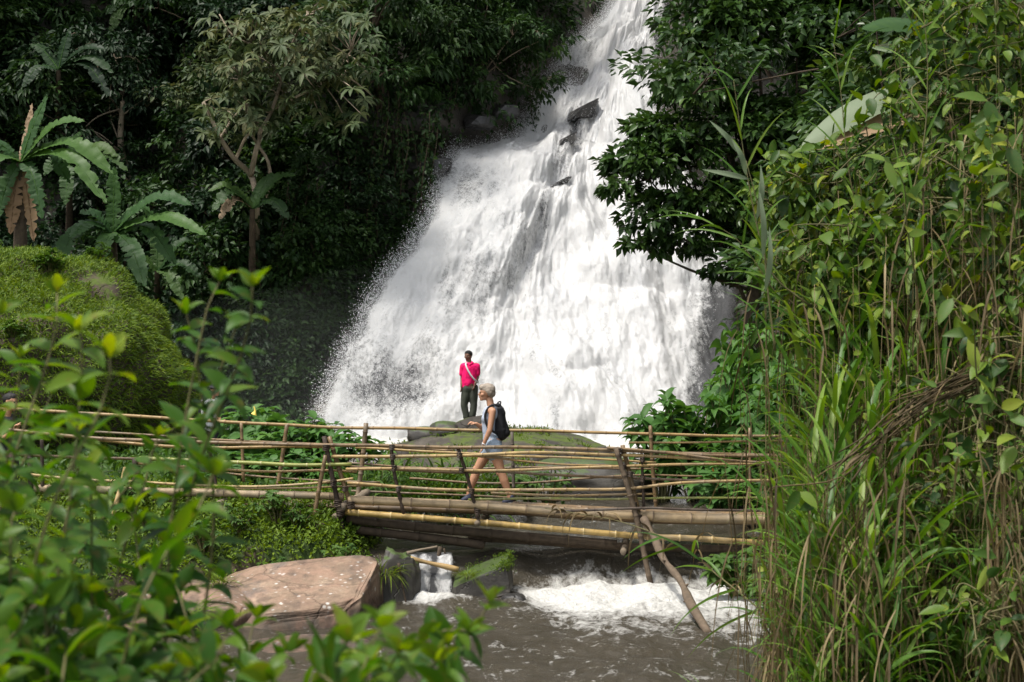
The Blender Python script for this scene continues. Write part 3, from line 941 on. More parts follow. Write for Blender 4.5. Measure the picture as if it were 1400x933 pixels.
# the walkway: poles laid side by side
dk = np.linspace(DN + .26, DN + 1.16, 11)
for q, d in enumerate(dk):
    x = np.linspace(-8.2, 4.1, 7)
    zz = np.interp(x, [-8.2, -2.2, -.3, 1.8, 3.8], [1.13, 1.00, .945, .83, .79])
    V, f, nf = pole_geo(np.stack([x, x * 0 + d, zz], -1), .040, .037, .45, 8, .006, q * 13)
    G().add(V, f, node=nf).obj('deck_pole', M['bamboo_brown'], bridge)
for a, b, d0, r in [(466, 694, 0, 6), (458, 706, .02, 5), (884, 722, 0, 6.4), (852, 754, -.03, 4.3), (652, 716, 0, 4), (300, 690, 0, 5)]:
    p0 = P(a, b, DN - .12 + d0)
    V, f, nf = pole_geo(np.array([p0, p0 + [.10, .8, 0], p0 + [.16, 1.75, .0]]), r * k, r * k, .6, 9, .006, a)
    G().add(V, f, node=nf).obj('cross_beam', M['bark_log'], bridge)
# lashings round the near posts
g = None
for a, b, w_, h_ in [(462, 688, 8, 5), (480, 690, 7, 5), (872, 708, 8, 5), (861, 648, 6, 3), (539, 640, 5, 4), (653, 700, 5, 4), (446, 612, 7, 4), (536, 611, 5, 3), (846, 617, 7, 4), (465, 701, 8, 4), (456, 660, 6, 4), (537, 625, 5, 3), (545, 668, 5, 3), (631, 643, 5, 3), (645, 671, 5, 3), (628, 622, 5, 3), (866, 690, 7, 4), (852, 638, 6, 3), (878, 655, 4, 3), (878, 628, 4, 3), (285, 612, 5, 3), (290, 634, 4, 3), (187, 640, 6, 4), (472, 668, 6, 3)]:
    c = P(a, b, DN - .06)
    g = G()
    for q in range(4):
        an = np.linspace(0, 2 * math.pi, 13)
        ring = c + np.stack([np.cos(an) * w_ * k * .62, np.sin(an) * .085, np.sin(an * 1 + q) * .012 + (q - 1.5) * h_ * k * .4], -1)
        g.add(*tube(ring, .009, 5, caps=False))
    g.obj('lashing', M['bamboo_dark'], bridge)

# loose wood around the bridge
def wood(name, pix, D, r, mat, label, cat, taper=.8, knots=0, seed=3, group=None):
    pts = np.array([P(a, b, d) for (a, b), d in zip(pix, D)])
    root = pts[-1] if pts[-1][2] < pts[0][2] else pts[0]
    L = np.linalg.norm(np.diff(pts, axis=0), axis=1).sum()
    n = max(14, int(L / .07))
    c = catmull(pts, n)
    t = np.linspace(0, 1, n)
    rr = r * (1 - t * (1 - taper)) * (1 + .55 * (vnoise(np.stack([t * L * 4, t * 0 + seed, t * 0], -1), seed) - .5))
    g = G().add(*tube(c, rr, 10))
    for q in range(knots):
        m = int((.2 + .6 * q / max(1, knots)) * n)
        d = nrm(np.array([math.cos(q * 2.4), -.8, math.sin(q * 2.4)]))
        g.add(*tube(np.array([c[m], c[m] + d * r * 1.3, c[m] + d * r * 2.0]), [r * .5, r * .38, r * .2], 6))
    V = np.concatenate(g.V)
    tri = [f for f in g.F if f.shape[1] == 3]; quad = [f for f in g.F if f.shape[1] == 4]
    o = obj(name, V - root, [np.concatenate(tri), np.concatenate(quad)], M[mat])
    o.location = root
    return tag(o, label, cat, group)


wood('log', [(880, 709), (895, 737), (907, 764), (930, 794), (945, 827), (969, 867)], [18.35, 18.1, 17.7, 17.0, 16.3, 15.5], .044, 'bark_rough', 'long bare knotted log leaning from the right bridge posts down into the foam', 'log', 1.05, 5)
wood('plank', [(560, 764), (592, 771), (627, 779)], [18.0, 18.0, 18.0], .03, 'bamboo_tan', 'broken orange tan pole lying across the little fall', 'pole', 1)
wood('stick', [(602, 748), (596, 780), (590, 822)], [18.3, 18.2, 18.05], .026, 'bark_dark', 'thick dark stake standing in the little fall', 'stick', .6)
wood('stick', [(607, 750), (612, 775), (613, 790)], [18.35, 18.3, 18.2], .011, 'bark_dark', 'thin dark twig hanging beside the stake in the little fall', 'stick', .6)
wood('stick', [(556, 757), (575, 752), (598, 748)], [18.3, 18.35, 18.4], .022, 'bark_log', 'short grey stick under the lowest beam at the left', 'stick')
wood('stick', [(172, 640), (166, 660), (150, 725), (134, 785)], [18.2, 18.1, 17.8, 17.4], .026, 'bamboo_tan', 'pale thin pole leaning against the left part of the bridge', 'stick', .9)
wood('stick', [(545, 770), (550, 800), (556, 828)], [17.4, 17.35, 17.3], .015, 'bark_dark', 'dark twig standing at the right edge of the tan boulder', 'stick', .6)
V, f = rock_shape(P(434, 722, 18.3), (.10, .1, .09), sub=4, seed=91, rough=.25)
b0 = P(434, 731, 18.3)
o = obj('log_end', V - b0, f, M['bark_dark']); o.location = b0
tag(o, 'round charred log end poking out of the weeds under the left posts', 'log')


# ---------------------------------------------------------------- people
def capsules(caps):
    """convex hulls of two spheres, as plain geometry to be fused"""
    S, fs = ico(2)
    g = G()
    for c in caps:
        p0, p1, r0, r1 = [np.asarray(q, float) for q in c[:4]]
        ax = p1 - p0
        L = np.linalg.norm(ax)
        if L < 1e-6:
            g.add(S * r0 + p0, [fs]); continue
        ax = ax / L
        n = max(2, int(L / (float(np.mean(r0)) * .35)))
        t = np.linspace(0, 1, n)
        sq = c[4] if len(c) > 4 else None      # (direction, factor): flatten the section
        V, f = tube(p0 + ax * (t * L)[:, None], float(r0) * (1 - t) + float(r1) * t, 14)
        V0, V1 = S * r0 + p0, S * r1 + p1
        if sq is not None:
            d = np.asarray(sq[0], float); d = d / np.linalg.norm(d)
            def fl(A):
                ctr = p0 + ax * ((A - p0) @ ax)[:, None]
                off = ((A - ctr) @ d)[:, None] * d
                return A + off * (sq[1] - 1)
            V, V0, V1 = fl(V), fl(V0), fl(V1)
        g.add(V, f); g.add(V0, [fs]); g.add(V1, [fs])
    return g


def ell(c, r):
    return ('E', np.asarray(c, float), np.asarray(r, float))


def fused(name, shapes, mat, parent, voxel=.008, smooth=3, noise=0):
    """one continuous surface out of overlapping volumes"""
    g = capsules([s for s in shapes if not isinstance(s[0], str)])
    S, fs = ico(3)
    for s in shapes:
        if isinstance(s[0], str): g.add(S * s[2] + s[1], [fs])
    tmp = g.obj(name, None, parent)
    md = tmp.modifiers.new('r', 'REMESH'); md.mode = 'VOXEL'; md.voxel_size = voxel
    if smooth:
        sm = tmp.modifiers.new('s', 'SMOOTH'); sm.iterations = smooth; sm.factor = .5
    dg = bpy.context.evaluated_depsgraph_get()
    me = bpy.data.meshes.new_from_object(tmp.evaluated_get(dg))
    old = tmp.data
    tmp.modifiers.clear()
    tmp.data = me
    bpy.data.meshes.remove(old)
    if noise:
        co = np.zeros(len(me.vertices) * 3, np.float32); me.vertices.foreach_get('co', co)
        no = np.zeros(len(me.vertices) * 3, np.float32); me.vertices.foreach_get('normal', no)
        co = co.reshape(-1, 3); no = no.reshape(-1, 3)
        co = co + no * ((fbm(co * [9, 9, 5], 3, 5) - .5) * 2 * noise)[:, None].astype(np.float32)
        me.vertices.foreach_set('co', co.ravel())
    me.polygons.foreach_set('use_smooth', np.full(len(me.polygons), True))
    me.name = name
    me.materials.clear(); me.materials.append(mat)
    me.update()
    return tmp


def hand(w, fwd, side, s=1.0, curl=.5):
    """palm, four bent fingers and a thumb from the wrist w"""
    w = np.asarray(w, float); fwd = nrm(np.asarray(fwd, float)); side = nrm(np.asarray(side, float) - fwd * np.dot(side, fwd))
    nn = np.cross(fwd, side)
    out = [(w, w + fwd * .075 * s, .022 * s, .030 * s, (nn, .55))]
    for q, (o, ln) in enumerate([(-.028, .062), (-.010, .074), (.009, .070), (.027, .055)]):
        b = w + fwd * .078 * s + side * o * s
        m = b + (fwd * (1 - .35 * curl) + nn * curl * .7) * ln * .5 * s
        e = m + (fwd * (1 - curl) + nn * curl) * ln * .5 * s
        out += [(b, m, .0095 * s, .0088 * s), (m, e, .0088 * s, .0075 * s)]
    tb = w + fwd * .02 * s - side * .022 * s
    tm = tb + (fwd * .7 - side * .7 + nn * .2) * .035 * s
    out += [(tb, tm, .012 * s, .0105 * s), (tm, tm + (fwd * .9 - side * .2 + nn * .35) * .032 * s, .0105 * s, .008 * s)]
    return out


def head_shapes(c, face, s=1.0, up=(0, 0, 1)):
    """skull, jaw, nose, ears; face = direction the face looks"""
    c = np.asarray(c, float); fw = nrm(np.asarray(face, float)); up = nrm(np.asarray(up, float))
    sd = nrm(np.cross(fw, up)); up = np.cross(sd, fw)
    at = lambda f, v, l=0: c + (fw * f + up * v + sd * l) * s
    sh = [(at(.012, .028), at(-.022, .030), .078 * s, .080 * s), (at(.035, -.010), at(.0, -.005), .062 * s, .066 * s),
          (at(.048, -.072), at(.015, -.060), .038 * s, .048 * s), (at(.062, -.040), at(.062, -.050), .034 * s, .030 * s),
          (at(.088, .010), at(.106, -.022), .010 * s, .015 * s), (at(.092, -.052, -.01), at(.092, -.052, .01), .010 * s, .010 * s),
          (at(.088, -.067, -.008), at(.088, -.067, .008), .011 * s, .011 * s), (at(.078, -.092), at(.070, -.092), .020 * s, .022 * s),
          (at(.078, .026, -.035), at(.078, .026, .035), .012 * s, .012 * s)]
    for l in (-1, 1):
        sh.append((at(-.008, .005, .076 * l), at(-.012, -.025, .072 * l), .017 * s, .011 * s, (sd, .5)))
        sh.append((at(.062, -.022, .036 * l), at(.05, -.02, .045 * l), .026 * s, .026 * s))
    eyes = [at(.083, .008, .031 * l) for l in (-1, 1)]
    return sh, eyes, at


def add_eyes(eyes, root, s=1.0):
    S, fs = ico(2)
    for e in eyes: obj('eye', S * .0115 * s + e, [fs], M['eye_dark'], root)


# --- the woman on the bridge, walking left
D0 = 19.4
wb = P(668, 690, D0)
woman = thing('person', wb, 'person with short silver hair in grey top and denim shorts walking across the bridge', 'person')
A = lambda px, py, d=0.0: P(px, py, D0 + d)
hs, eyes, at = head_shapes(A(664.5, 537.5), (-1, -.12, -.03), .93)
rear = [A(674.5, 612, -.09), A(685, 645, -.10), A(696.5, 677, -.10)]
front = [A(670, 612, .09), A(653, 641, .10), A(641, 674, .10)]
body = hs + [(A(669.5, 547), A(671.5, 557), .048, .054), (A(672, 562, -.12), A(671, 562, .12), .062, .062), (A(671, 566), A(669, 576), .105, .102, ((0, 1, 0), 1.18)),
             (A(669, 576), A(670, 592), .10, .086, ((0, 1, 0), 1.2)), (A(670, 592), A(673, 606), .086, .115, ((0, 1, 0), 1.2)), (A(674, 607, -.06), A(674, 607, .06), .118, .118)]
for hp, kn, an in (rear, front):
    body += [(hp, kn, .096, .058), (kn, kn * .62 + an * .38, .056, .060), (kn * .62 + an * .38, an, .060, .036)]
body += [(kn_ + np.array([-.025, 0, 0]), kn_ + np.array([-.025, 0, -.02]), .045, .045) for kn_ in (rear[1], front[1])]
sh_n, el_n, wr_n = A(673.5, 562.5, -.185), A(669.5, 588.5, -.23), A(661, 608.5, -.21)
sh_f, el_f, wr_f = A(668, 562.5, .185), A(660, 586, .21), A(651, 579.5, .14)
for a, b, c in ((sh_n, el_n, wr_n), (sh_f, el_f, wr_f)):
    body += [(a, b, .047, .036), (b, b * .6 + c * .4, .037, .034), (b * .6 + c * .4, c, .034, .023)]
body += [(rear[2], A(697.5, 684, -.1), .036, .036), (A(697.5, 685, -.1), A(689.5, 686.5, -.1), .036, .030), (front[2], A(641.5, 681, .1), .036, .036), (A(641, 680, .1), A(633.5, 684, .1), .036, .03)]
body += hand(wr_n, wr_n - el_n + [0, 0, -.05], (0, -1, 0), .92, .35)
body += hand(wr_f, (-1, 0, .25), (0, 1, .2), .92, .7)
fused('body', body, M['skin_tan'], woman, .0062, 3)
add_eyes([e + np.array([-.003, 0, 0]) for e in eyes], woman, .93)
fused('mouth', [(at(.100, -.058, -.014), at(.100, -.058, .014), .0075, .0075)], M['lip'], woman, .004, 1)
hair = [(at(-.002, .055), at(-.048, .045), .078, .085), (at(.045, .082, .0), at(-.03, .078), .046, .062), (at(-.055, .01), at(-.075, -.01), .070, .064), (at(-.066, -.03), at(-.066, -.062), .052, .034),
        (at(.058, .078, -.03), at(.02, .09, -.03), .028, .036), (at(.052, .082, .03), at(.02, .09, .03), .028, .036), (at(-.02, .03, -.05), at(-.045, 0, -.05), .045, .045), (at(-.02, .03, .05), at(-.045, 0, .05), .045, .045)]
fused('hair', hair, M['hair_silver'], woman, .0055, 1, .013)
tank = [(A(671, 565), A(669, 577), .114, .112, ((0, 1, 0), 1.2)), (A(665.5, 573, -.06), A(665.5, 573, .06), .078, .078), (A(669, 577), A(669.5, 592), .110, .099, ((0, 1, 0), 1.2)), (A(669.5, 592), A(672, 602), .099, .122, ((0, 1, 0), 1.2)),
        (A(673.5, 555, -.10), A(669, 566, -.10), .026, .04), (A(671.5, 555, .10), A(668, 566, .10), .026, .04), (A(677, 558, -.10), A(678, 570, -.08), .026, .04)]
fused('tank_top', tank, M['cloth_grey'], woman, .0075, 3, .008)
shorts = [(A(673, 602), A(674, 607), .126, .130, ((0, 1, 0), 1.22)), (rear[0] + [0, 0, .02], rear[0] * .74 + rear[1] * .26, .122, .108), (front[0] + [0, 0, .02], front[0] * .74 + front[1] * .26, .118, .104)]
fused('shorts', shorts, M['denim'], woman, .0075, 2, .010)
for an, q in ((rear, -.1), (front, .1)):
    if q < 0: pts = [(A(698.5, 683.5, q), A(690, 686.5, q), .046, .036), (A(699, 680, q), A(699, 683, q), .042, .044)]
    else: pts = [(A(642.5, 679.5, q), A(633.5, 684, q), .046, .036), (A(642, 676.5, q), A(642, 680, q), .042, .044)]
    sh = fused('shoe', pts, M['shoe_navy'], woman, .006, 2)
    so = [(pts[0][0] + [0, 0, -.034], pts[0][1] + [0, 0, -.026], .036, .032, ((0, 0, 1), .38))]
    fused('sole', so, M['sole_white'], sh, .006, 1)
wv, wf_ = tube(np.array([wr_n + (wr_n - el_n) * -.10, wr_n + (wr_n - el_n) * -.04]), .030, 12)
obj('bracelet', wv, wf_, M['sole_white'], woman)

# --- backpack
bpk = thing('backpack', A(688, 600), 'black backpack with a grab loop worn by the silver haired walker on the bridge', 'backpack')
fused('bag', [(A(682.5, 562), A(684, 590), .08, .10, ((0, 1, 0), 1.4)), (A(684, 588), A(685.5, 594), .103, .092, ((0, 1, 0), 1.4)), (A(681, 556), A(683, 566), .05, .09, ((0, 1, 0), 1.3))], M['cloth_black'], bpk, .009, 3, .006)
fused('front_pocket', [(A(689, 578), A(691.5, 592), .042, .062, ((0, 1, 0), 1.6)), (A(689, 590), A(691.5, 594), .062, .05, ((0, 1, 0), 1.6))], M['cloth_black'], bpk, .008, 2, .004)
for q in (-.13, .13):
    pth = catmull([A(683, 556, q * .9), A(676, 553.5, q), A(667.5, 558, q * 1.05), A(663, 570, q * 1.1), A(667.5, 585, q * 1.15), A(679, 593, q)], 22)
    V, f = strip(pth, .045, 'blade', (0, 0, 1), 0, 21)
    obj('shoulder_strap', *tube(pth, .017, 6), M['cloth_black'], bpk)
obj('handle', *tube(catmull([A(679, 555.5, 0), A(681, 550.5, 0), A(684.5, 549.5, 0), A(684, 554, 0)], 12), .011, 6), M['cloth_black'], bpk)

# --- the man on the boulder
D1 = 31.4
man = thing('person', P(639, 578, D1), 'person in bright pink polo shirt and olive trousers standing barefoot on the boulder', 'person')
A = lambda px, py, d=0.0: P(px, py, D1 + d)
s1 = .98
hs, eyes, at = head_shapes(A(640, 487), (-.5, -.85, -.1), s1 * .98)
body = hs + [(A(641, 491), A(642, 498), .05, .058), (A(634.5, 500), A(651, 500), .066, .066), (A(642, 503), A(641.5, 515), .12, .12, ((1, 0, 0), 1.2)), (A(641.5, 515), A(642, 531), .115, .11, ((1, 0, 0), 1.2))]
legs = [(A(637.5, 533), A(635, 554), A(637, 572)), (A(647, 533), A(647.5, 554), A(646, 571))]
for hp, kn, an in legs: body += [(hp, kn, .085, .058), (kn, an, .055, .036)]
arms = [(A(633, 501), A(631.5, 517, .03), A(630.5, 529, -.06)), (A(652, 501), A(653, 516, .03), A(649, 527, -.12))]
for a, b, c in arms: body += [(a, b, .048, .036), (b, c, .036, .024)]
body += [(A(637, 573.5), A(632.5, 577, -.10), .036, .030, ((0, 0, 1), .8)), (A(646, 572), A(641.5, 575.5, -.12), .036, .030, ((0, 0, 1), .8))]
body += hand(arms[0][2], (0, -.15, -1), (-.3, -1, 0), .95, .45) + hand(arms[1][2], (-.3, -.2, -.9), (-.3, -1, 0), .95, .45)
fused('body', body, M['skin_dark'], man, .0075, 3)
add_eyes(eyes, man, 1)
fused('hair', [(at(-.006, .048), at(-.045, .035), .083, .083), (at(.03, .075), at(-.02, .07), .05, .062), (at(-.06, 0), at(-.06, -.03), .062, .05)], M['hair_black'], man, .007, 2, .005)
polo = [(A(634.5, 500.5), A(651, 500.5), .076, .076), (A(642.5, 504), A(641.5, 516), .134, .132, ((1, 0, 0), 1.22)), (A(641.5, 512), A(641, 524), .132, .125, ((1, 0, 0), 1.2)), (A(637, 512), A(635.8, 529.5), .095, .088), (A(646, 512), A(646, 529.5), .095, .088), (A(641, 514), A(641, 529), .10, .10), (A(641, 497), A(642, 501), .068, .085),
        (arms[0][0], arms[0][0] * .35 + arms[0][1] * .65, .072, .068), (arms[1][0], arms[1][0] * .35 + arms[1][1] * .65, .072, .068)]
sh = fused('polo_shirt', polo, M['cloth_pink'], man, .009, 2, .016)
fused('collar', [(A(637.5, 496.5, -.07), A(642, 499, -.11), .022, .02), (A(646.5, 496, -.05), A(642, 499, -.11), .022, .02), (A(637.5, 496, -.07), A(641, 494, .06), .022, .02), (A(646.5, 496, -.05), A(642, 494, .06), .022, .02)], M['cloth_pink'], sh, .007, 1)
tr = []
for hp, kn, an in legs: tr += [(hp, kn, .108, .085), (kn, an + [0, 0, .03], .085, .070)]
tr += [(A(637.5, 531), A(647, 531), .112, .112)]
fused('trousers', tr, M['cloth_olive'], man, .009, 2, .016)
pth = catmull([A(647, 498, .12), A(643, 495.5, .03), A(637, 497, -.10), A(639, 505, -.165), A(645, 515, -.17), A(650.5, 521, -.12), A(653.5, 523, 0), A(651, 516, .12)], 24)
obj('bag_strap', *tube(pth, .019, 6), M['cloth_white'], man)

# --- two people half hidden behind the front leaves
D2 = 26.5
per3 = thing('person', P(290, 640, D2), 'person in dark hat and grey white shirt standing beyond the left railing behind leaves', 'person')
A = lambda px, py, d=0.0: P(px, py, D2 + d)
hs, eyes, at = head_shapes(A(294, 533), (1, -.5, -.15), 1.0)
legs = [(A(285, 586), A(287, 612), A(284, 634)), (A(294, 586), A(296, 612), A(295, 634))]
body = hs + [(A(292, 539), A(289, 547), .05, .06), (A(281, 550), A(294, 550, .1), .07, .07), (A(287, 553), A(288, 582), .13, .12, ((1, 0, 0), 1.15))]
for hp, kn, an in legs: body += [(hp, kn, .09, .06), (kn, an, .058, .038), (an, an + [.16, -.05, -.05], .038, .03)]
arms = [(A(282, 550, -.1), A(281, 568, -.16), A(290, 576, -.28)), (A(295, 550, .1), A(298, 568, .0), A(302, 576, -.2))]
for a, b, c in arms: body += [(a, b, .048, .036), (b, c, .036, .024)]
body += hand(arms[0][2], (1, -.3, 0), (0, 0, -1), .95, .5) + hand(arms[1][2], (.6, -.6, 0), (0, 0, -1), .95, .5)
fused('body', body, M['skin_tan'], per3, .0085, 2)
add_eyes(eyes, per3)
fused('shirt', [(A(281, 550), A(294, 550, .1), .08, .08), (A(287, 554), A(288, 584), .145, .135, ((1, 0, 0), 1.15)), (arms[0][0], arms[0][0] * .4 + arms[0][1] * .6, .075, .066), (arms[1][0], arms[1][0] * .4 + arms[1][1] * .6, .075, .066)], M['cloth_white'], per3, .01, 2, .01)
tr = [(A(285, 584), A(294, 584), .12, .12)]
for hp, kn, an in legs: tr += [(hp, kn, .115, .09), (kn, an, .09, .075)]
fused('trousers', tr, M['cloth_black'], per3, .01, 2, .01)
fused('hat', [(at(-.01, .06), at(-.02, .07), .098, .09), (at(-.01, .045), at(.01, .043), .135, .135, ((0, 0, 1), .12))], M['cloth_black'], per3, .008, 2)
bp2 = thing('backpack', A(278, 580, .05), 'dark backpack worn by the hatted person behind the leaves', 'backpack')
fused('bag', [(A(279, 552, .16), A(279, 574, .16), .10, .12, ((0, 1, 0), .8))], M['cloth_black'], bp2, .01, 3, .006)
obj('shoulder_strap', *tube(catmull([A(279, 546, .12), A(282, 544, 0), A(284, 550, -.14), A(282, 562, -.16), A(279, 570, 0)], 14), .02, 6), M['cloth_black'], bp2)

D3 = 19.5
per4 = thing('person', P(14, 700, D3), 'dark haired person at the left picture edge on the bridge, mostly hidden', 'person')
A = lambda px, py, d=0.0: P(px, py, D3 + d)
hs, eyes, at = head_shapes(A(15, 550), (1, -.35, -.15), 1.0)
legs = [(A(4, 632), A(8, 664), A(2, 692)), (A(14, 632), A(18, 664), A(18, 692))]
body = hs + [(A(12, 557), A(9, 568), .055, .06), (A(-4, 574), A(16, 574, .1), .07, .07), (A(7, 580), A(8, 626), .13, .12, ((1, 0, 0), 1.15))]
for hp, kn, an in legs: body += [(hp, kn, .09, .06), (kn, an, .058, .038), (an, an + [.16, -.05, -.03], .038, .03)]
arms = [(A(-3, 575, -.1), A(2, 602, -.2), A(18, 588, -.32)), (A(16, 575, .12), A(20, 602, .0), A(24, 588, -.2))]
for a, b, c in arms: body += [(a, b, .048, .036), (b, c, .036, .024)]
body += hand(arms[0][2], (.6, -.2, .9), (0, -1, 0), .95, .6) + hand(arms[1][2], (.2, -.3, .9), (0, -1, 0), .95, .6)
fused('body', body, M['skin_tan'], per4, .0085, 2)
add_eyes(eyes, per4)
fused('hair', [(at(-.006, .048), at(-.045, .035), .083, .083), (at(.03, .075), at(-.02, .07), .05, .062), (at(-.06, 0), at(-.06, -.03), .062, .05)], M['hair_black'], per4, .008, 2, .006)
fused('shirt', [(A(-4, 574), A(16, 574, .1), .08, .08), (A(7, 581), A(8, 628), .145, .138, ((1, 0, 0), 1.15)), (arms[0][0], arms[0][0] * .4 + arms[0][1] * .6, .075, .066), (arms[1][0], arms[1][0] * .4 + arms[1][1] * .6, .075, .066)], M['cloth_black'], per4, .01, 2, .01)
tr = [(A(4, 630), A(14, 630), .12, .12)]
for hp, kn, an in legs: tr += [(hp, kn, .115, .09), (kn, an, .09, .075)]
fused('trousers', tr, M['cloth_olive'], per4, .01, 2, .01)
#@@

# ---------------------------------------------------------------- vegetation
def leaf_obj(name, V, f, tone, mat, parent=None, smooth=True):
    return obj(name, V, f, mat, parent, {'rnd': tone}, smooth)


def cliff_normal(x, z):
    e = .25
    dx = (cliff_y(x + e, z) - cliff_y(x - e, z)) / (2 * e)
    dz = (cliff_y(x, z + e) - cliff_y(x, z - e)) / (2 * e)
    return nrm(np.stack([dx, -np.ones_like(dx), dz], -1))


def on_cliff(a, b):
    lo, hi = 25.0, 70.0
    for _ in range(40):
        m = (lo + hi) / 2
        p = P(a, b, m)
        if m < float(cliff_y(p[:1], p[2:])[0]): lo = m
        else: hi = m
    return lo


rng = np.random.default_rng(101)
# --- undergrowth that carpets the cliff
def cliff_carpet(n, per, x0, x1, z0, z1, side, L, name, mat, dens, out=.55):
    x = rng.uniform(x0, x1, n * 3); z = rng.uniform(z0, z1, n * 3)
    xl, xr = wf_edges(z)
    gap = np.interp(z, [0, 6, 9.5, 10.2, 12, 17], [.9, .9, 1.2, 3.0, 2.2, 1.4])
    ok = (x < xl - gap) if side < 0 else (x > xr + .5)
    ok &= rng.random(len(x)) < dens(x, z)
    x, z = x[ok][:n], z[ok][:n]
    y = cliff_y(x, z)
    N = cliff_normal(x, z)
    lump = fb2(x / 1.6, z / 1.6, 3, 131)
    cen = np.stack([x, y, z], -1) + N * (out * (lump * 1.8 - .3) * rng.uniform(.2, 1.2, len(x)))[:, None]
    ci = np.repeat(np.arange(len(x)), per)
    off = rng.normal(size=(len(ci), 3)) * [.24, .18, .16]
    d = nrm(N[ci] * .5 + nrm(off) * .8 + rng.normal(size=off.shape) * .35 + [0, 0, -.45])
    nn = nrm(N[ci] * .4 + [0, 0, .9] + rng.normal(size=off.shape) * .45)
    Ls = L * rng.uniform(.55, 1.25, len(ci)) * rng.uniform(.75, 1.3, len(x))[ci]
    V, f = leaves(cen[ci] + off, d, nn, Ls, Ls * .46)
    tone = np.clip(rng.random(len(x))[ci] * .55 + rng.random(len(ci)) * .35 + .1 * lump[ci], 0, 1)
    tag(leaf_obj(name, V, f, np.repeat(tone, 4), M[mat]), 'mixed leafy undergrowth carpeting the shaded cliff', 'undergrowth', None, 'stuff')


def dens_l(x, z):
    d = .35 + .9 * sstep(.38, .6, fb2(x / 2.2, z / 2.2, 3, 140))
    return d * (1 - .75 * np.exp(-((x + 12.8) / 3.2) ** 2 - ((z - 11.5) / 5) ** 2))


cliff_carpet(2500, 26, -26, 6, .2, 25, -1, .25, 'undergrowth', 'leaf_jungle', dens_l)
cliff_carpet(1200, 24, -24, 6, .2, 20, -1, .20, 'undergrowth', 'leaf_shade', lambda x, z: .5 + 0 * x)
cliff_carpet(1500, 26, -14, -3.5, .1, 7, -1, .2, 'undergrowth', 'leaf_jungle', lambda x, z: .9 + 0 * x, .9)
cliff_carpet(1200, 24, 4, 18, .5, 25, 1, .24, 'undergrowth', 'leaf_jungle', lambda x, z: .8 + 0 * x)


# --- prototypes of jungle plants, copied over the cliff
def tree(name, loc, label, cat, group, trunk, lobes, ncl, per, L, W, leaf, bark='bark_dark', r0=.16, limbs=6, seed=1, flat=.55, spread=.32, droop=.35):
    rg = np.random.default_rng(seed)
    loc = np.asarray(loc, float)
    root = thing(name, loc, label, cat, group)
    tp = catmull(np.asarray(trunk, float) + loc, 18)
    V, f = tube(tp, np.linspace(r0, r0 * .45, 18), 8)
    trk = obj('trunk', V, f, M[bark], root)
    lobes = np.asarray(lobes, float).copy()
    lobes[:, :3] += loc
    V, f, tone, cen = cluster_crown(rg, lobes, ncl, per, L, W, flat, spread, droop=droop)
    leaf_obj('crown', V, f, tone, M[leaf], root)
    gl = G()
    for c in lobes[:, :3]:
        s = tp[rg.integers(9, 18)]
        m = (s + c) / 2 + rg.normal(size=3) * .2
        gl.add(*tube(catmull([s, m, c], 8), np.linspace(r0 * .2, r0 * .06, 8), 5))
    for q in rg.integers(0, len(cen), limbs * 5):
        c = cen[q]; s = lobes[np.argmin(((lobes[:, :3] - c) ** 2).sum(1)), :3]
        m = (s + c) / 2 + rg.normal(size=3) * .1 + [0, 0, .1]
        gl.add(*tube(catmull([s, m, c], 6), np.linspace(r0 * .14, r0 * .05, 6), 4))
    gl.obj('limbs', M[bark], root)
    return root


GR = 'small trees and shrubs growing on the shaded cliff'
LB = 'dark green leafy shrub growing out of the shaded cliff'
protos = []
for q, (lf, L, W, dr) in enumerate([('leaf_jungle', .24, .11, .5), ('leaf_jungle', .32, .11, .8), ('leaf_shade', .22, .12, .5), ('leaf_pale', .20, .09, .5), ('leaf_jungle', .19, .10, .35)]):
    rg = np.random.default_rng(200 + q)
    lobes = [(rg.normal() * .7, -.6 + rg.normal() * .35, 1.2 + rg.normal() * .5, *rg.uniform(.55, 1.0, 3)) for _ in range(6)]
    protos.append(tree('jungle_shrub', (0, 0, 0), LB, 'shrub', GR, [(0, .6, -.3), (.05, .1, .3), (0, -.3, .8), (.1, -.6, 1.3)], lobes, 70, 26, L, W, lf, r0=.07, seed=210 + q, limbs=3, droop=dr))
used = set()
spots = []
for t in range(3000):
    z = rng.uniform(.8, 22); x = rng.uniform(-22, 5)
    xl, _ = wf_edges(z)
    lim = float(xl) - np.interp(z, [0, 8, 9.8, 12, 17], [2.0, 2.2, 4.2, 3.4, 2.6])
    if x > lim or math.exp(-((x + 12.8) / 2.6) ** 2 - ((z - 11) / 4.0) ** 2) > .45: continue
    if all((x - a) ** 2 + (z - b) ** 2 > 1.55 ** 2 for a, b, _ in spots):
        spots.append((x, z, 0))
    if len(spots) > 105: break
for t in range(800):
    z = rng.uniform(2, 22); x = rng.uniform(6, 16)
    _, xr = wf_edges(z)
    if x < float(xr) + 1.6: continue
    if all((x - a) ** 2 + (z - b) ** 2 > 1.6 ** 2 for a, b, _ in spots): spots.append((x, z, 1))
    if len(spots) > 150: break
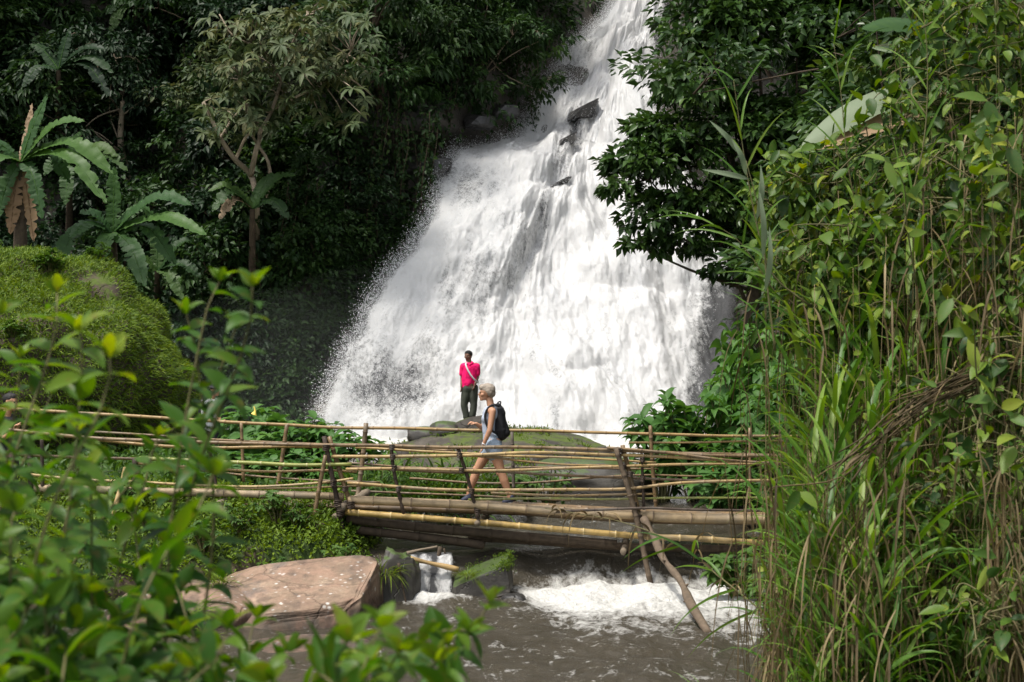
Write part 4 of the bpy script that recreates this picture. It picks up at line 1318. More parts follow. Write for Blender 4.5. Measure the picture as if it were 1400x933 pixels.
for x, z, rs in spots:
    y = float(cliff_y(np.array([x]), np.array([z]))[0])
    pxx = 700 + x / y * F
    pyy = 466.5 - (z - CZ) / y * F
    if pyy > 300 and pxx < 560: q = rng.choice([2, 2, 4, 0])
    elif 500 < pxx < 860 and pyy < 160: q = rng.choice([0, 1, 1, 4])
    elif 230 < pxx < 520 and pyy < 200: q = rng.choice([0, 3, 2])
    else: q = rng.choice([0, 1, 2, 4])
    o = protos[q] if q not in used else copy_tree(protos[q])
    used.add(q)
    o.location = (x, y + .15, z - .5)
    s = rng.uniform(.75, 1.3)
    o.scale = (s * rng.uniform(.9, 1.2), s, s * rng.uniform(.85, 1.15))
    o.rotation_euler = (0, 0, rng.uniform(-.9, .9))
for q in range(5):
    if q not in used:
        protos[q].location = (-20 - q, 36, 8)

# hanging vines over the cliff
VG = 'leafy vines hanging down the cliff'
for (a, b, D, ln) in [(700, 20, 46, 3.6), (725, 40, 46.5, 3.0), (600, 60, 45, 4.0), (560, 150, 44, 4.5), (640, 30, 46, 3.4), (520, 120, 44, 4), (480, 200, 43, 4.2), (395, 290, 42, 4), (365, 330, 41.5, 3.8), (430, 250, 42.5, 4.5),
                      (250, 40, 47, 5), (180, 30, 48, 5), (745, 0, 50, 2.2), (310, 300, 42, 4)]:
    top = P(a, b, D)
    y0 = float(cliff_y(top[:1], top[2:])[0])
    top[1] = y0 - 1.0
    root = thing('hanging_vine', top, 'curtain of thin leafy vines hanging down the shaded cliff', 'vine', VG)
    gs, gl = G(), []
    P_, D_, N_ = [], [], []
    for q in range(9):
        l = ln * rng.uniform(.5, 1)
        t = np.linspace(0, 1, 16)
        base = top + [rng.normal() * .45, rng.normal() * .25, 0]
        path = np.stack([base[0] + .12 * np.sin(t * 5 + q), base[1] + .1 * np.cos(t * 4 + q) - .2 * np.sin(t * 3), base[2] - t * l], -1)
        gs.add(*tube(path, .014, 4))
        k2 = int(l * 22)
        pp = path[rng.integers(0, 16, k2)] + rng.normal(size=(k2, 3)) * .09
        P_.append(pp); D_.append(nrm(rng.normal(size=(k2, 3)) * .7 + [0, -.3, -.6])); N_.append(nrm(rng.normal(size=(k2, 3)) * .4 + [0, -.6, .6]))
    gs.obj('stems', M['bark_dark'], root)
    P_, D_, N_ = map(np.concatenate, (P_, D_, N_))
    Ls = .19 * rng.uniform(.6, 1.2, len(P_))
    V, f = leaves(P_, D_, N_, Ls, Ls * .55)
    leaf_obj('foliage', V, f, np.repeat(rng.random(len(P_)), 4), M['leaf_jungle'], root)

# --- the pale tree with drooping whorls
D0 = on_cliff(350, 345) - .3
bt = P(350, 345, D0)
root = thing('tree', bt, 'slender tree with pale bark and drooping whorls of olive leaves against the dark cliff', 'tree')
A = lambda a, b, d=0: P(a, b, D0 + d - 2.6 * min(1, max(0, (345 - b) / 130)))
paths = [([(350, 345), (350, 274), (343, 240), (322, 219), (305, 195), (290, 165), (278, 140)], .13, .05), ([(343, 240), (350, 206), (355, 182), (340, 150), (330, 110)], .085, .04), ([(352, 290), (368, 254), (367, 223), (353, 199), (345, 186)], .07, .04),
         ([(355, 182), (372, 150), (385, 110), (400, 60), (420, 20)], .06, .03), ([(322, 219), (335, 190), (345, 180)], .05, .03), ([(385, 110), (360, 70), (320, 50), (300, 20)], .04, .02), ([(372, 150), (410, 130), (450, 110), (480, 70)], .045, .02),
         ([(300, 190), (320, 160), (340, 140)], .035, .02)]
g = G()
for pth, a, b in paths:
    c = catmull([A(x, y, rng.normal() * .3) for x, y in pth], 22)
    g.add(*tube(c, np.linspace(a, b, 22), 7))
cl = []
for cx_, cy_, rx, ry, n in [(390, 75, 95, 62, 120), (312, 148, 44, 28, 26), (352, 168, 30, 20, 14), (298, 190, 26, 20, 10), (450, 60, 60, 60, 50), (330, 50, 60, 40, 34), (470, 130, 45, 45, 22), (335, 110, 40, 25, 20), (400, 140, 40, 25, 18)]:
    for q in range(n):
        r = math.sqrt(rng.random()); t = rng.uniform(0, 6.28)
        cl.append(A(cx_ + rx * r * math.cos(t), cy_ + ry * r * math.sin(t), rng.normal() * 1.0))
cl = np.array(cl)
skel = np.vstack([catmull([A(x, y, 0) for x, y in pth], 22) for pth, _, _ in paths])
for c in cl[::2]:
    s = skel[np.argmin((((skel - c) * [1, .3, 1]) ** 2).sum(1))]
    g.add(*tube(catmull([s, (s + c) / 2 + rng.normal(size=3) * .05, c], 5), [.022, .02, .018, .016, .012], 4))
g.obj('trunk', M['bark_pale'], root)
V, f, tone = whorls(rng, cl, nrm(rng.normal(size=cl.shape) * .35 + [0, -.35, .9]), 8, .46, .14, 3, 'leaf', 1.5, .22)
leaf_obj('crown', V, f, tone, M['leaf_pale'], root)

# trees of the gorge rim
RG = 'trees standing along the rim of the gorge'
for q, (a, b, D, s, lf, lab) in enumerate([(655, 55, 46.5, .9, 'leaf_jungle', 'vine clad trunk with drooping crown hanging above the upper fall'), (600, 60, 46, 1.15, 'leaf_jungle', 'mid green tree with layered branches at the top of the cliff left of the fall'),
                                           (520, 30, 46, 1.1, 'leaf_jungle', 'broad dark tree at the cliff top between the pale tree and the fall'), (60, 110, 40, 1.0, 'leaf_shade', 'dim tree with a grey trunk in the top left corner'),
                                           (715, -110, 51, .8, 'leaf_jungle', 'leafy tree overhanging the very top of the waterfall on its left'), (150, 0, 46, 1.3, 'leaf_shade', 'dark tree leaning over the black hollow at the top left'), (250, -20, 46, 1.2, 'leaf_jungle', 'dark leafy tree at the upper edge above the black hollow')]):
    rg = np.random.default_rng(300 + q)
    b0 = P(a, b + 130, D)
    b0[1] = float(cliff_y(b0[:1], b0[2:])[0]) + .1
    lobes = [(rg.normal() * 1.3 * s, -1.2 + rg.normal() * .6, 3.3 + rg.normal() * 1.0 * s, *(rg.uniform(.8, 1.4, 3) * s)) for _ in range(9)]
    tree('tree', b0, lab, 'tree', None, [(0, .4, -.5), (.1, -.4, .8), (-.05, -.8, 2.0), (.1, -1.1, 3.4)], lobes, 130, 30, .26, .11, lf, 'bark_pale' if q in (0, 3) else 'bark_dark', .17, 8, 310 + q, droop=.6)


# --- banana plants
def banana(loc, height, leaf_specs, label, leaf='leaf_banana', stem_r=.13, seed=1, dead=(), lean=(0, 0), flat=None):
    """leaf_specs: (tip offset x, y, z from the stem top, arch, width)"""
    rg = np.random.default_rng(seed)
    loc = np.asarray(loc, float)
    root = thing('banana_plant', loc, label, 'banana plant')
    top = loc + [lean[0], lean[1], height]
    V, f = tube(catmull([loc - [0, 0, .2], (loc + top) / 2 + [0, 0, 0], top], 10), np.linspace(stem_r, stem_r * .55, 10), 10)
    obj('stem', V, f, M['bark_dark'], root)
    for q, (x, y, z, arch, W) in enumerate(leaf_specs):
        tip = top + np.array([x, y, z])
        L = np.linalg.norm(tip - top)
        m1 = top * .72 + tip * .28 + [0, 0, arch * .7]
        m2 = top * .38 + tip * .62 + [0, 0, arch]
        hor = nrm(np.array([x, y, 0]) + 1e-4)
        up = nrm(np.array([-hor[0] * .25, -hor[1] * .25 - .55, .8]))
        V, f = strip([top, m1, m2, tip], W, 'broad', up, .22 if rg.random() < .6 else -.15, 44, .85, rg)
        V = V + rg.normal(size=V.shape) * .008
        tone = np.full(len(V), rg.uniform(.15, 1)) + rg.normal(size=len(V)) * .05
        o = leaf_obj('leaf', V, f, np.clip(tone, 0, 1), M['dead_leaf'] if q in dead else M[leaf], root)
        gm = tube(catmull([top, m1, m2, tip], 16) - [0, 0, .012], np.linspace(.024, .006, 16), 5)
        obj('midrib', *gm, M['reed_green'] if q not in dead else M['dead_leaf'], o)
        o.children[0].data.attributes.new('rnd', 'FLOAT', 'POINT')
        if q in dead: o['label'] = 'brown withered hanging leaf'
    return root


def px_leaves(D, top, tips):
    """leaf tips read off the photo, turned into offsets in metres with their own depth"""
    t0 = P(top[0], top[1], D)
    return [tuple(P(a, b, D + d) - t0) + (arch, W) for a, b, d, arch, W in tips]


D = 32.0
b0 = P(155, 400, D)
tips = px_leaves(D, (155, 318), [(156, 228, .1, 0, .34), (262, 281, -.3, .42, .50), (282, 322, -.8, .35, .42), (108, 292, -.4, .15, .45), (95, 325, -.8, .3, .42), (70, 372, -.8, .5, .45), (198, 392, -1.0, .35, .42), (240, 362, -.2, .5, .4), (215, 300, .6, .4, .4), (130, 400, -1.2, .4, .4)])
banana(b0, P(155, 318, D)[2] - b0[2], tips, 'bright banana plant with one upright furled leaf behind the grassy hill', seed=61)
D = 31.0
b0 = P(28, 345, D)
tips = px_leaves(D, (32, 222), [(68, 130, .2, .1, .36), (120, 166, -.2, .3, .48), (158, 238, -.6, .55, .42), (150, 278, -1.0, .6, .36), (-30, 205, -.3, .3, .45), (-25, 250, -.9, .3, .4), (100, 250, .8, .4, .4), (48, 142, .5, -.1, .16), (18, 320, -.3, .25, .35), (50, 330, -.2, .25, .3), (0, 300, -.4, .25, .35), (62, 300, -.5, .4, .35)])
banana(b0, P(32, 222, D)[2] - b0[2], tips, 'banana plant with torn arching leaves at the left edge above the hill', seed=62, dead=(7, 8, 9), stem_r=.16)
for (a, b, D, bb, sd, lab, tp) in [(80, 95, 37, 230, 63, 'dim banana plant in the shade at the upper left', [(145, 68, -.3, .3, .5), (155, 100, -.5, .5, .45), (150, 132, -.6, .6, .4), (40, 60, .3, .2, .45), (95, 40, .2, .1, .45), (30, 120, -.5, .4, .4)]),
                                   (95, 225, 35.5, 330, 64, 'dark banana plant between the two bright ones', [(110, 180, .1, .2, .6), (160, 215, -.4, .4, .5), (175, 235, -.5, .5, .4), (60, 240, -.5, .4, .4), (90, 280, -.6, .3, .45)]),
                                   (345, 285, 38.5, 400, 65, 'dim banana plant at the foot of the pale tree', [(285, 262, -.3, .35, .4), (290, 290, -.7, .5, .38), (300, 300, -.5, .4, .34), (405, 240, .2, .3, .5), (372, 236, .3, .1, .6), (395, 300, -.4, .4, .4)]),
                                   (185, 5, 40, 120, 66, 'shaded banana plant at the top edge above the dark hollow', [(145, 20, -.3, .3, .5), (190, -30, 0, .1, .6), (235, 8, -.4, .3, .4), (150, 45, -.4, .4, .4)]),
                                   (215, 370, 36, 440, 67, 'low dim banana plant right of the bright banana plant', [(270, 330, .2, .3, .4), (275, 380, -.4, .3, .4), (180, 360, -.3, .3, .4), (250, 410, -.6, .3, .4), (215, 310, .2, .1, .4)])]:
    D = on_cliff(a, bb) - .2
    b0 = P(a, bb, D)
    banana(b0, P(a, b, D - 2)[2] - b0[2], px_leaves(D - 2, (a, b), tp), lab, lean=(P(a, b, D - 2)[0] - b0[0], -2), leaf= 'leaf_shade' if sd == 63 else 'leaf_jungle', seed=sd, dead=(2,) if sd == 65 else ())

# --- big leafy tree right of the fall
D0 = 27.5
def lob(a, b, d, rx, ry, rz): return (*P(a, b, D0 + d), rx, ry, rz)
b0 = P(1035, 640, D0 + .5); b0[2] = float(ground_z(b0[:1], b0[1:2])[0]) - .1
LOBES = [lob(955, 40, 0, .72, .9, .8), lob(958, 130, -.2, .72, .9, .75), lob(1000, 60, 0, 1.0, 1.2, 1.0), lob(1090, 30, .3, 1.2, 1.2, 1.0), lob(1150, 90, .6, 1.2, 1.2, 1.1), lob(880, 235, -.5, .75, .8, .5), lob(940, 220, -.3, .8, .9, .65), lob(1010, 190, 0, 1.0, 1.0, .95),
         lob(890, 300, -.5, .62, .8, .42), lob(960, 290, -.3, .75, .9, .55), lob(1040, 280, 0, .9, 1, .8), lob(1100, 200, .3, 1.1, 1.1, 1.0), lob(965, -60, 0, .9, 1, .8), lob(1050, -60, .3, 1.4, 1.2, 1.0), lob(1180, -10, .8, 1.3, 1.3, 1.1), lob(880, 340, -.6, .40, .5, .2), lob(850, 255, -.6, .4, .5, .3), lob(925, 335, -.5, .5, .6, .25), lob(985, 335, -.3, .65, .7, .4), lob(900, 190, -.3, .6, .7, .5), lob(1010, 370, -.2, .6, .7, .4), lob(1180, 220, .8, 1.2, 1.2, 1.1),
         lob(1060, 350, .3, .8, .9, .7), lob(1150, 330, .6, 1.1, 1, 1)]
L2 = [(x - b0[0], y - b0[1], z - b0[2], a, b, c) for x, y, z, a, b, c in LOBES]
tree('tree', b0, 'large dense glossy leaved tree overhanging the right side of the waterfall', 'tree', None, [(0, 0, -.2), (.1, .1, 2.0), (-.1, 0, 4.2), (.1, 0, 6.4), (.3, 0, 8.6)], L2, 900, 36, .20, .115, 'leaf_glossy', 'bark_dark', .22, 22, 71, flat=.6, spread=.3, droop=.45)
# trees that close the right bank behind the thicket
for q, (a, b, D, s, lab) in enumerate([(1230, 150, 19, 1.0, 'dark green tree behind the vine thicket, nearest to the overhanging tree'), (1340, 60, 17, 1.1, 'dark green tree at the top right corner behind the vines'), (1330, 330, 16, .9, 'dark bushy tree in the middle of the right edge behind the reeds'), (1180, 400, 18.5, .8, 'dark bushy tree behind the reeds beside the broad leaved shrubs'),
                                       (1480, 200, 15.5, 1.1, 'dark tree just beyond the right picture edge'), (1240, -20, 21, 1.3, 'dark tree at the top edge right of the overhanging tree')]):
    rg = np.random.default_rng(400 + q)
    c0 = P(a, b, D)
    b0 = c0.copy(); b0[2] = float(ground_z(b0[:1], b0[1:2])[0]) - .1
    hgt = c0[2] - b0[2]
    lobes = [(rg.normal() * .8 * s, rg.normal() * .6, hgt + rg.normal() * .9 * s, *(rg.uniform(.6, 1.0, 3) * s)) for _ in range(9)]
    tree('tree', b0, lab, 'tree', None, [(0, 0, -.2), (.1, .1, hgt * .4), (0, 0, hgt)], lobes, 120, 30, .17, .09, ['leaf_glossy', 'leaf_jungle'][q % 2], 'bark_dark', .12, 8, 410 + q)


# --- broad leaved shrubs beyond the bridge
def broad_shrub(seed, h, rx, nst, L, leaf='leaf_broad', label='', group=None, name='shrub', nl=6, flowers=False):
    rg = np.random.default_rng(seed)
    root = thing(name, (0, 0, 0), label, 'shrub', group)
    cen, gs = [], G()
    for q in range(nst):
        a = rg.uniform(0, 6.28); r = rx * math.sqrt(rg.random())
        tip = np.array([r * math.cos(a), r * math.sin(a), h * rg.uniform(.62, 1.05) * (1 - .25 * (r / rx) ** 2)])
        s = tip * [.15, .15, 0]
        c = catmull([s, tip * [.45, .45, .55], tip], 9)
        gs.add(*tube(c, np.linspace(.017, .007, 9), 5))
        cen += [c[8], c[7] + rg.normal(size=3) * .05, c[5] + rg.normal(size=3) * .08, c[4] + rg.normal(size=3) * .1]
    cen = np.array(cen)
    up = nrm(cen * [.5, .5, 0] + rg.normal(size=cen.shape) * .25 + [0, -.2, .9])
    V, f, tone = whorls(rg, cen, up, nl, L, L * .5, 4, 'leaf', 1.0, .3)
    gs.obj('stems', M['twig'], root)
    leaf_obj('foliage', V, f, tone, M[leaf], root)
    return root


GB = 'broad leaved shrubs beyond the footbridge'
bp = [broad_shrub(500 + q, 1.25, .62, 22, .25, 'leaf_broad', 'fresh green broad leaved shrub growing beyond the footbridge', GB) for q in range(3)]
BS = [(352, 560, 24.0), (400, 575, 23.2), (440, 585, 23), (478, 595, 22.8), (385, 625, 22.2), (440, 635, 22), (345, 625, 22.6), (905, 545, 24), (950, 560, 23.6), (1000, 545, 23.5), (1050, 540, 23), (1000, 605, 22.6), (1050, 610, 22), (1015, 500, 25),
      (1010, 455, 26), (1050, 440, 25.5), (1030, 500, 24.5), (985, 640, 22), (1090, 480, 23.5), (300, 650, 22), (1085, 580, 22.5), (1045, 660, 21.3), (250, 640, 22.5)]
for q, (a, b, D) in enumerate(BS):
    o = bp[q] if q < 3 else copy_tree(bp[q % 3])
    t = P(a, b, D)
    gz = float(ground_z(t[:1], t[1:2])[0])
    gz = max(gz, .45) - .05
    o.location = (t[0], t[1], gz)
    s = max(.35, (t[2] + .1 - gz) / 1.25)
    o.scale = (min(s, 1.15) if s < 1.4 else 1.25, 1, s)
    o.rotation_euler = (0, 0, q * 1.9)
# trumpet flowers
def flower(loc, mat, label, s=1.0):
    root_v, f = [], None
    t = np.linspace(0, 1, 8)
    c = np.stack([t * 0 + .02 * np.sin(t * 3), t * 0, -t * .22 * s], -1)
    V, f = tube(c, np.array([.012, .016, .018, .022, .03, .042, .06, .085]) * s, 10, caps=False)
    o = obj('flower', V, f, M[mat]); o.location = loc
    return tag(o, label, 'flower')
flower(P(347, 556, 23.4), 'flower_yellow', 'yellow hanging trumpet flower on the shrub left of the bridge', .6)
flower(P(974, 640, 21.8), 'flower_orange', 'orange trumpet flower on the shrub behind the right railing', .8)


# low bamboo grass and ferns behind the bridge
def tuft(seed, n, R, L, W, leaf, label, group, name, cat, droop=.9, h=.5, prof='leaf'):
    rg = np.random.default_rng(seed)
    root = thing(name, (0, 0, 0), label, cat, group)
    a = rg.uniform(0, 6.28, n); r = R * np.sqrt(rg.random(n))
    pos = np.stack([r * np.cos(a), r * np.sin(a), rg.uniform(.05, h, n) * (1 - .4 * (r / R) ** 2)], -1)
    d = nrm(np.stack([np.cos(a) * .8, np.sin(a) * .8, rg.uniform(.0, .9, n)], -1) + rg.normal(size=(n, 3)) * .35)
    Ls = L * rg.uniform(.6, 1.3, n)
    V, f, m = ribbons(pos, d, np.broadcast_to([0, -.3, 1.0], d.shape), Ls, W * Ls / L, 4, prof, droop)
    leaf_obj('foliage', V, f, np.repeat(rg.random(n), m), M[leaf], root)
    gs = G()
    for q in range(14):
        e = pos[rg.integers(0, n)]
        gs.add(*tube(catmull([e * [.4, .4, 0] - [0, 0, .05], e * [.8, .8, .6], e], 6), .006, 4))
    gs.obj('stems', M['twig'], root)
    return root


GT = 'low tufts of narrow leaves behind the footbridge'
tp = [tuft(520 + q, 340, .55, .24, .032, 'leaf_cover', 'low tuft of narrow pointed leaves behind the bridge rails', GT, 'leafy_tuft', 'plant', .8, .55) for q in range(2)]
TS = [(515, 22.0), (550, 21.6), (585, 21.5), (620, 21.8), (560, 22.6), (600, 22.6), (530, 22.8), (640, 22.4), (655, 21.7), (500, 21.5)]
for q, (a, D) in enumerate(TS):
    o = tp[q] if q < 2 else copy_tree(tp[q % 2])
    t = P(a, 680, D)
    o.location = (t[0], t[1], max(float(ground_z(t[:1], t[1:2])[0]), .55))
    s = rng.uniform(.95, 1.25)
    o.scale = (s, s, s * 1.1)
    o.rotation_euler = (0, 0, q * 1.3)
for q, (a, D) in enumerate([(725, 22.5), (690, 22.2), (750, 23)]):
    o = broad_shrub(540 + q, .75, .42, 14, .11, 'leaf_cover', 'small yellowish heart leaved plant behind the legs of the walker', 'small plants behind the walker', 'small_plant', 5)
    t = P(a, 680, D)
    o.location = (t[0], t[1], .5)

# --- grass and weeds on the left hill
V0 = rand_dirs(rng, 190000)
V0 = V0[(V0[:, 2] > -.15) & (V0[:, 1] < .55)]
p0 = hump(V0)
N0 = nrm((p0 - HC) / HR ** 2)
px0 = 700 + p0[:, 0] / p0[:, 1] * F; py0 = 466.5 - (p0[:, 2] - CZ) / p0[:, 1] * F
bare = np.exp(-((px0 - 140) / 30) ** 2 - ((py0 - 393 - .55 * (px0 - 140)) / 18) ** 2) * (.4 + 1.1 * fbm(p0 * 2.5, 3, 79))
lime = sstep(-.35, .15, N0[:, 0] * .9 + N0[:, 2] * .55 - .28 + .5 * (fbm(p0 * .9, 3, 81) - .5)) 
ok = rng.random(len(p0)) > bare * 1.5
r = rng.random(len(p0))
ga = ok & (r < lime)
gb = ok & ~(r < lime)
def blades_on(pp, nn, L, W, name, mat, label, droop, S=3):
    n = len(pp)
    d = nrm(nn * .7 + [0, 0, .45] + rng.normal(size=(n, 3)) * .45)
    Ls = L * rng.uniform(.5, 1.4, n)
    V, f, m = ribbons(pp, d, nrm(nn + [0, -.5, .4] + rng.normal(size=(n, 3)) * .3), Ls, W, S, 'blade', droop)
    return tag(leaf_obj(name, V, f, np.repeat(rng.random(n), m), M[mat]), label, 'grass', None, 'stuff')
blades_on(p0[ga], N0[ga], .15, .023, 'hill_grass', 'grass_lime', 'short lime green grass on the crest and right flank of the hill', 1.6)
q = gb
n = int(q.sum())
d = nrm(N0[q] * .6 + rng.normal(size=(n, 3)) * .6 + [0, -.1, -.1])
Ls = .13 * rng.uniform(.5, 1.3, n)
lump = fbm(p0[q] * 1.6, 3, 82)
V, f = leaves(p0[q] + N0[q] * (lump * .7 * rng.random(n))[:, None], d, nrm(N0[q] + [0, 0, .5] + rng.normal(size=(n, 3)) * .4), Ls, Ls * .38)
tag(leaf_obj('hill_weeds', V, f, np.repeat(np.clip(rng.random(n) * .8 + .2 * lump, 0, 1), 4), M['leaf_cover']), 'leafy weeds covering the shaded face of the hill', 'weeds', None, 'stuff')

# weeds on the bank beyond the bridge
n = 30000
x = rng.uniform(-14, 9, n); y = rng.uniform(20.3, 36, n)
a_, b_ = np.interp(y, XL[:, 0], XL[:, 1]), np.interp(y, XR[:, 0], XR[:, 1])
ok = ((x < a_ - .1) | (x > b_ + .1)) & ~((np.abs(x + 5.7) < .5) & (np.abs(y - 26.4) < .6))
x, y = x[ok], y[ok]
n = len(x)
pp = np.stack([x, y, ground_z(x, y) + rng.random(n) * (.1 + .5 * fb2(x, y, 3, 95) ** 2)], -1)
Ls = .13 * rng.uniform(.5, 1.5, n)
V, f = leaves(pp, nrm(rng.normal(size=(n, 3)) * .7 + [0, -.35, .35]), nrm(rng.normal(size=(n, 3)) * .5 + [0, -.3, .8]), Ls, Ls * .5)
tag(leaf_obj('bank_weeds', V, f, np.repeat(rng.random(n), 4), M['leaf_cover']), 'low weeds on the banks beyond the bridge', 'weeds', None, 'stuff')

HW = 'leafy weeds standing on the left hill'
hp_ = [broad_shrub(590 + q_, .55, .32, 14, .13, 'leaf_cover', 'small leafy weed growing on the face of the left hill', HW, 'weed', 5) for q_ in range(2)]
vv = rand_dirs(rng, 400)
vv = vv[(vv[:, 2] > .15) & (vv[:, 1] < .2) & (vv[:, 0] < .75)][:24]
for q_, p_ in enumerate(hump(vv)):
    o = hp_[q_] if q_ < 2 else copy_tree(hp_[q_ % 2])
    o.location = p_ - [0, 0, .08]
    s = rng.uniform(.5, .95)
    o.scale = (s * 1.2, s * 1.2, s)
    o.rotation_euler = (0, 0, q_ * 1.1)

# moss tufts and grass on the boulders
def sprinkle(Vr, name, mat, n, L, W, thr, seed, label, zmin=.3, rgn=None):
    rg = np.random.default_rng(seed)
    c = Vr.mean(0); e = np.abs(Vr - c).max(0)
    u = (Vr - c) / e
    k_ = np.where((u[:, 2] > zmin) & (fbm(Vr * 1.7, 3, seed) > thr))[0]
    if rgn is not None: k_ = k_[rgn(Vr[k_])]
    k_ = rg.choice(k_, n)
    pp = Vr[k_] + rg.normal(size=(n, 3)) * .03
    d = nrm(rg.normal(size=(n, 3)) * .6 + [0, -.2, .7])
    Ls = L * rg.uniform(.5, 1.3, n)
    V, f = leaves(pp, d, nrm(rg.normal(size=(n, 3)) + [0, -.5, .5]), Ls, Ls * W)
    tag(leaf_obj(name, V, f, np.repeat(rg.random(n), 4), M[mat]), label, 'moss', None, 'stuff')
sprinkle(ROCKV['man'], 'boulder_moss', 'grass_lime', 5200, .075, .35, .54, 83, 'tufts of moss and grass on top of the midstream boulder', .35)
sprinkle(ROCKV['mid'], 'rock_moss', 'grass_lime', 1300, .03, .4, .42, 84, 'moss on top of the slanted rock under the bridge', .35)

# --- weeds on the near bank under the bridge
n = 42000
x = rng.uniform(-8.5, -1.25, n); y = rng.uniform(16.9, 19.6, n)
ok = (np.interp(y, XL[:, 0], XL[:, 1]) - x > .12) & (rng.random(n) < .45 + fb2(x * 1.5, y * 1.5, 3, 91))
x, y = x[ok], y[ok]
gz = ground_z(x, y)
hh = .30 * fb2(x * 1.8, y * 1.8, 3, 92) * sstep(17.2, 18.2, y)
pp = np.stack([x, y, gz + hh * rng.random(len(x)) * 1.5], -1)
n = len(pp)
d = nrm(rng.normal(size=(n, 3)) * .7 + [0, -.35, .35])
Ls = .058 * rng.uniform(.5, 1.5, n)
V, f = leaves(pp, d, nrm(rng.normal(size=(n, 3)) * .5 + [0, -.3, .8]), Ls, Ls * .5)
tag(leaf_obj('ground_weeds', V, f, np.repeat(np.clip(.55 * fb2(x * .8, y * .8, 3, 93) + .5 * rng.random(n), 0, 1), 4), M['grass_lime']), 'low green weeds covering the bank below the bridge', 'weeds', None, 'stuff')
GW = 'small leafy weeds on the near bank'
wp = [broad_shrub(560 + q, .5, .24, 12, .10, 'leaf_cover', 'small leafy weed standing in the ground cover under the bridge', GW, 'weed', 5) for q in range(2)]
WS = [(300, 700, 18.1), (340, 690, 18.2), (380, 700, 18.1), (410, 715, 18), (250, 720, 18), (490, 722, 17.9), (505, 745, 17.7), (470, 755, 17.7), (200, 740, 17.8), (330, 730, 17.8), (430, 760, 17.6), (170, 700, 18.3), (520, 755, 17.8), (380, 755, 17.5), (280, 765, 17.5)]
for q, (a, b, D) in enumerate(WS):
    o = wp[q] if q < 2 else copy_tree(wp[q % 2])
    t = P(a, b, D)
    o.location = (t[0], t[1], float(ground_z(t[:1], t[1:2])[0]) - .03)
    s = rng.uniform(.6, 1.1)
    o.scale = (s, s, s)
    o.rotation_euler = (0, 0, q)
GG = 'grass tufts between the boulders'
gp = tuft(570, 120, .16, .38, .014, 'grass_lime', 'tuft of thin drooping grass growing between the near boulders', GG, 'grass_tuft', 'grass', 1.3, .12, 'blade')
for q, (a, b, D, s) in enumerate([(250, 850, 15.8, 1.1), (225, 875, 15.5, 1), (527, 790, 17.4, .8), (640, 790, 17.8, .45), (300, 800, 16.6, .7), (270, 890, 15.3, 1.0)]):
    o = gp if q == 0 else copy_tree(gp)
    o.location = P(a, b, D); o.scale = (s, s, s); o.rotation_euler = (0, 0, q)
# bush at the water under the right end of the bridge
for q, (a, b, D) in enumerate([(1010, 790, 17.6), (1040, 795, 17.2), (1065, 780, 16.6)]):
    o = broad_shrub(580 + q, .55, .36, 16, .16, 'leaf_cover', 'low leafy bush at the water under the right bridge end', 'bushes under the right bridge end')
    t = P(a, b, D); o.location = (t[0], t[1], .05)


# ---------------------------------------------------------------- right bank thicket
# dark mass that closes the slope behind
n = 26000
x = rng.uniform(1.9, 14, n); y = rng.uniform(9.5, 24, n)
xr_ = np.interp(y, XR[:, 0], XR[:, 1])
ok = (x - xr_ > .15)
x, y = x[ok], y[ok]
pp = np.stack([x, y, ground_z(x, y) + rng.random(len(x)) ** 1.5 * .9], -1)
n = len(pp)
Ls = .15 * rng.uniform(.5, 1.4, n)
V, f = leaves(pp, nrm(rng.normal(size=(n, 3)) + [-.3, -.4, 0]), nrm(rng.normal(size=(n, 3)) * .5 + [-.2, -.3, .8]), Ls, Ls * .45)
tag(leaf_obj('bank_undergrowth', V, f, np.repeat(rng.random(n), 4), M['leaf_jungle']), 'tangled undergrowth on the right bank slope', 'undergrowth', None, 'stuff')


def vine_shrub(a, b, D, R, seed, label, group, leaf='leaf_vine', nl=620, L=.115):
    rg = np.random.default_rng(seed)
    c = P(a, b, D)
    base = c.copy(); base[2] = float(ground_z(c[:1], c[1:2])[0])
    base[2] = min(base[2], c[2] - .3)
    root = thing('vine_thicket', base, label, 'shrub', group)
    gs = G(); pos, dr, nn = [], [], []
    for q in range(30):
        v = rand_dirs(rg, 1)[0] * [1, .8, .85]
        tip = c + v * R * rg.uniform(.6, 1.1)
        s = base + rg.normal(size=3) * [.12, .12, 0] if q < 6 else c + rg.normal(size=3) * R * .3
        m = (s + tip) / 2 + rg.normal(size=3) * R * .18
        pth = catmull([s, m, tip, tip + [rg.normal() * .12, -.08, -R * .22]], 16)
        gs.add(*tube(pth, np.linspace(.007, .003, 16), 4))
        k_ = max(6, nl // 30)
        ii = rg.integers(4, 16, k_)
        pos.append(pth[ii] + rg.normal(size=(k_, 3)) * .035)
        dr.append(nrm(rg.normal(size=(k_, 3)) * .8 + v * .5 + [0, -.2, -.35]))
        nn.append(nrm(rg.normal(size=(k_, 3)) * .5 + [-.1, -.55, .75]))
    pos, dr, nn = map(np.concatenate, (pos, dr, nn))
    Ls = np.minimum(L * np.exp(rg.normal(-.25, .42, len(pos))), .165)
    V, f, m = ribbons(pos, dr, nn, Ls, Ls * rg.uniform(.24, .72, len(pos)), 5, 'leaf', rg.uniform(-.3, 1.9, len(pos)), .2)
    gs.obj('stems', M['twig'], root)
    leaf_obj('foliage', V, f, np.repeat(np.clip(rg.normal(.50, .29, len(pos)), 0, 1), m), M[leaf], root)
    return root


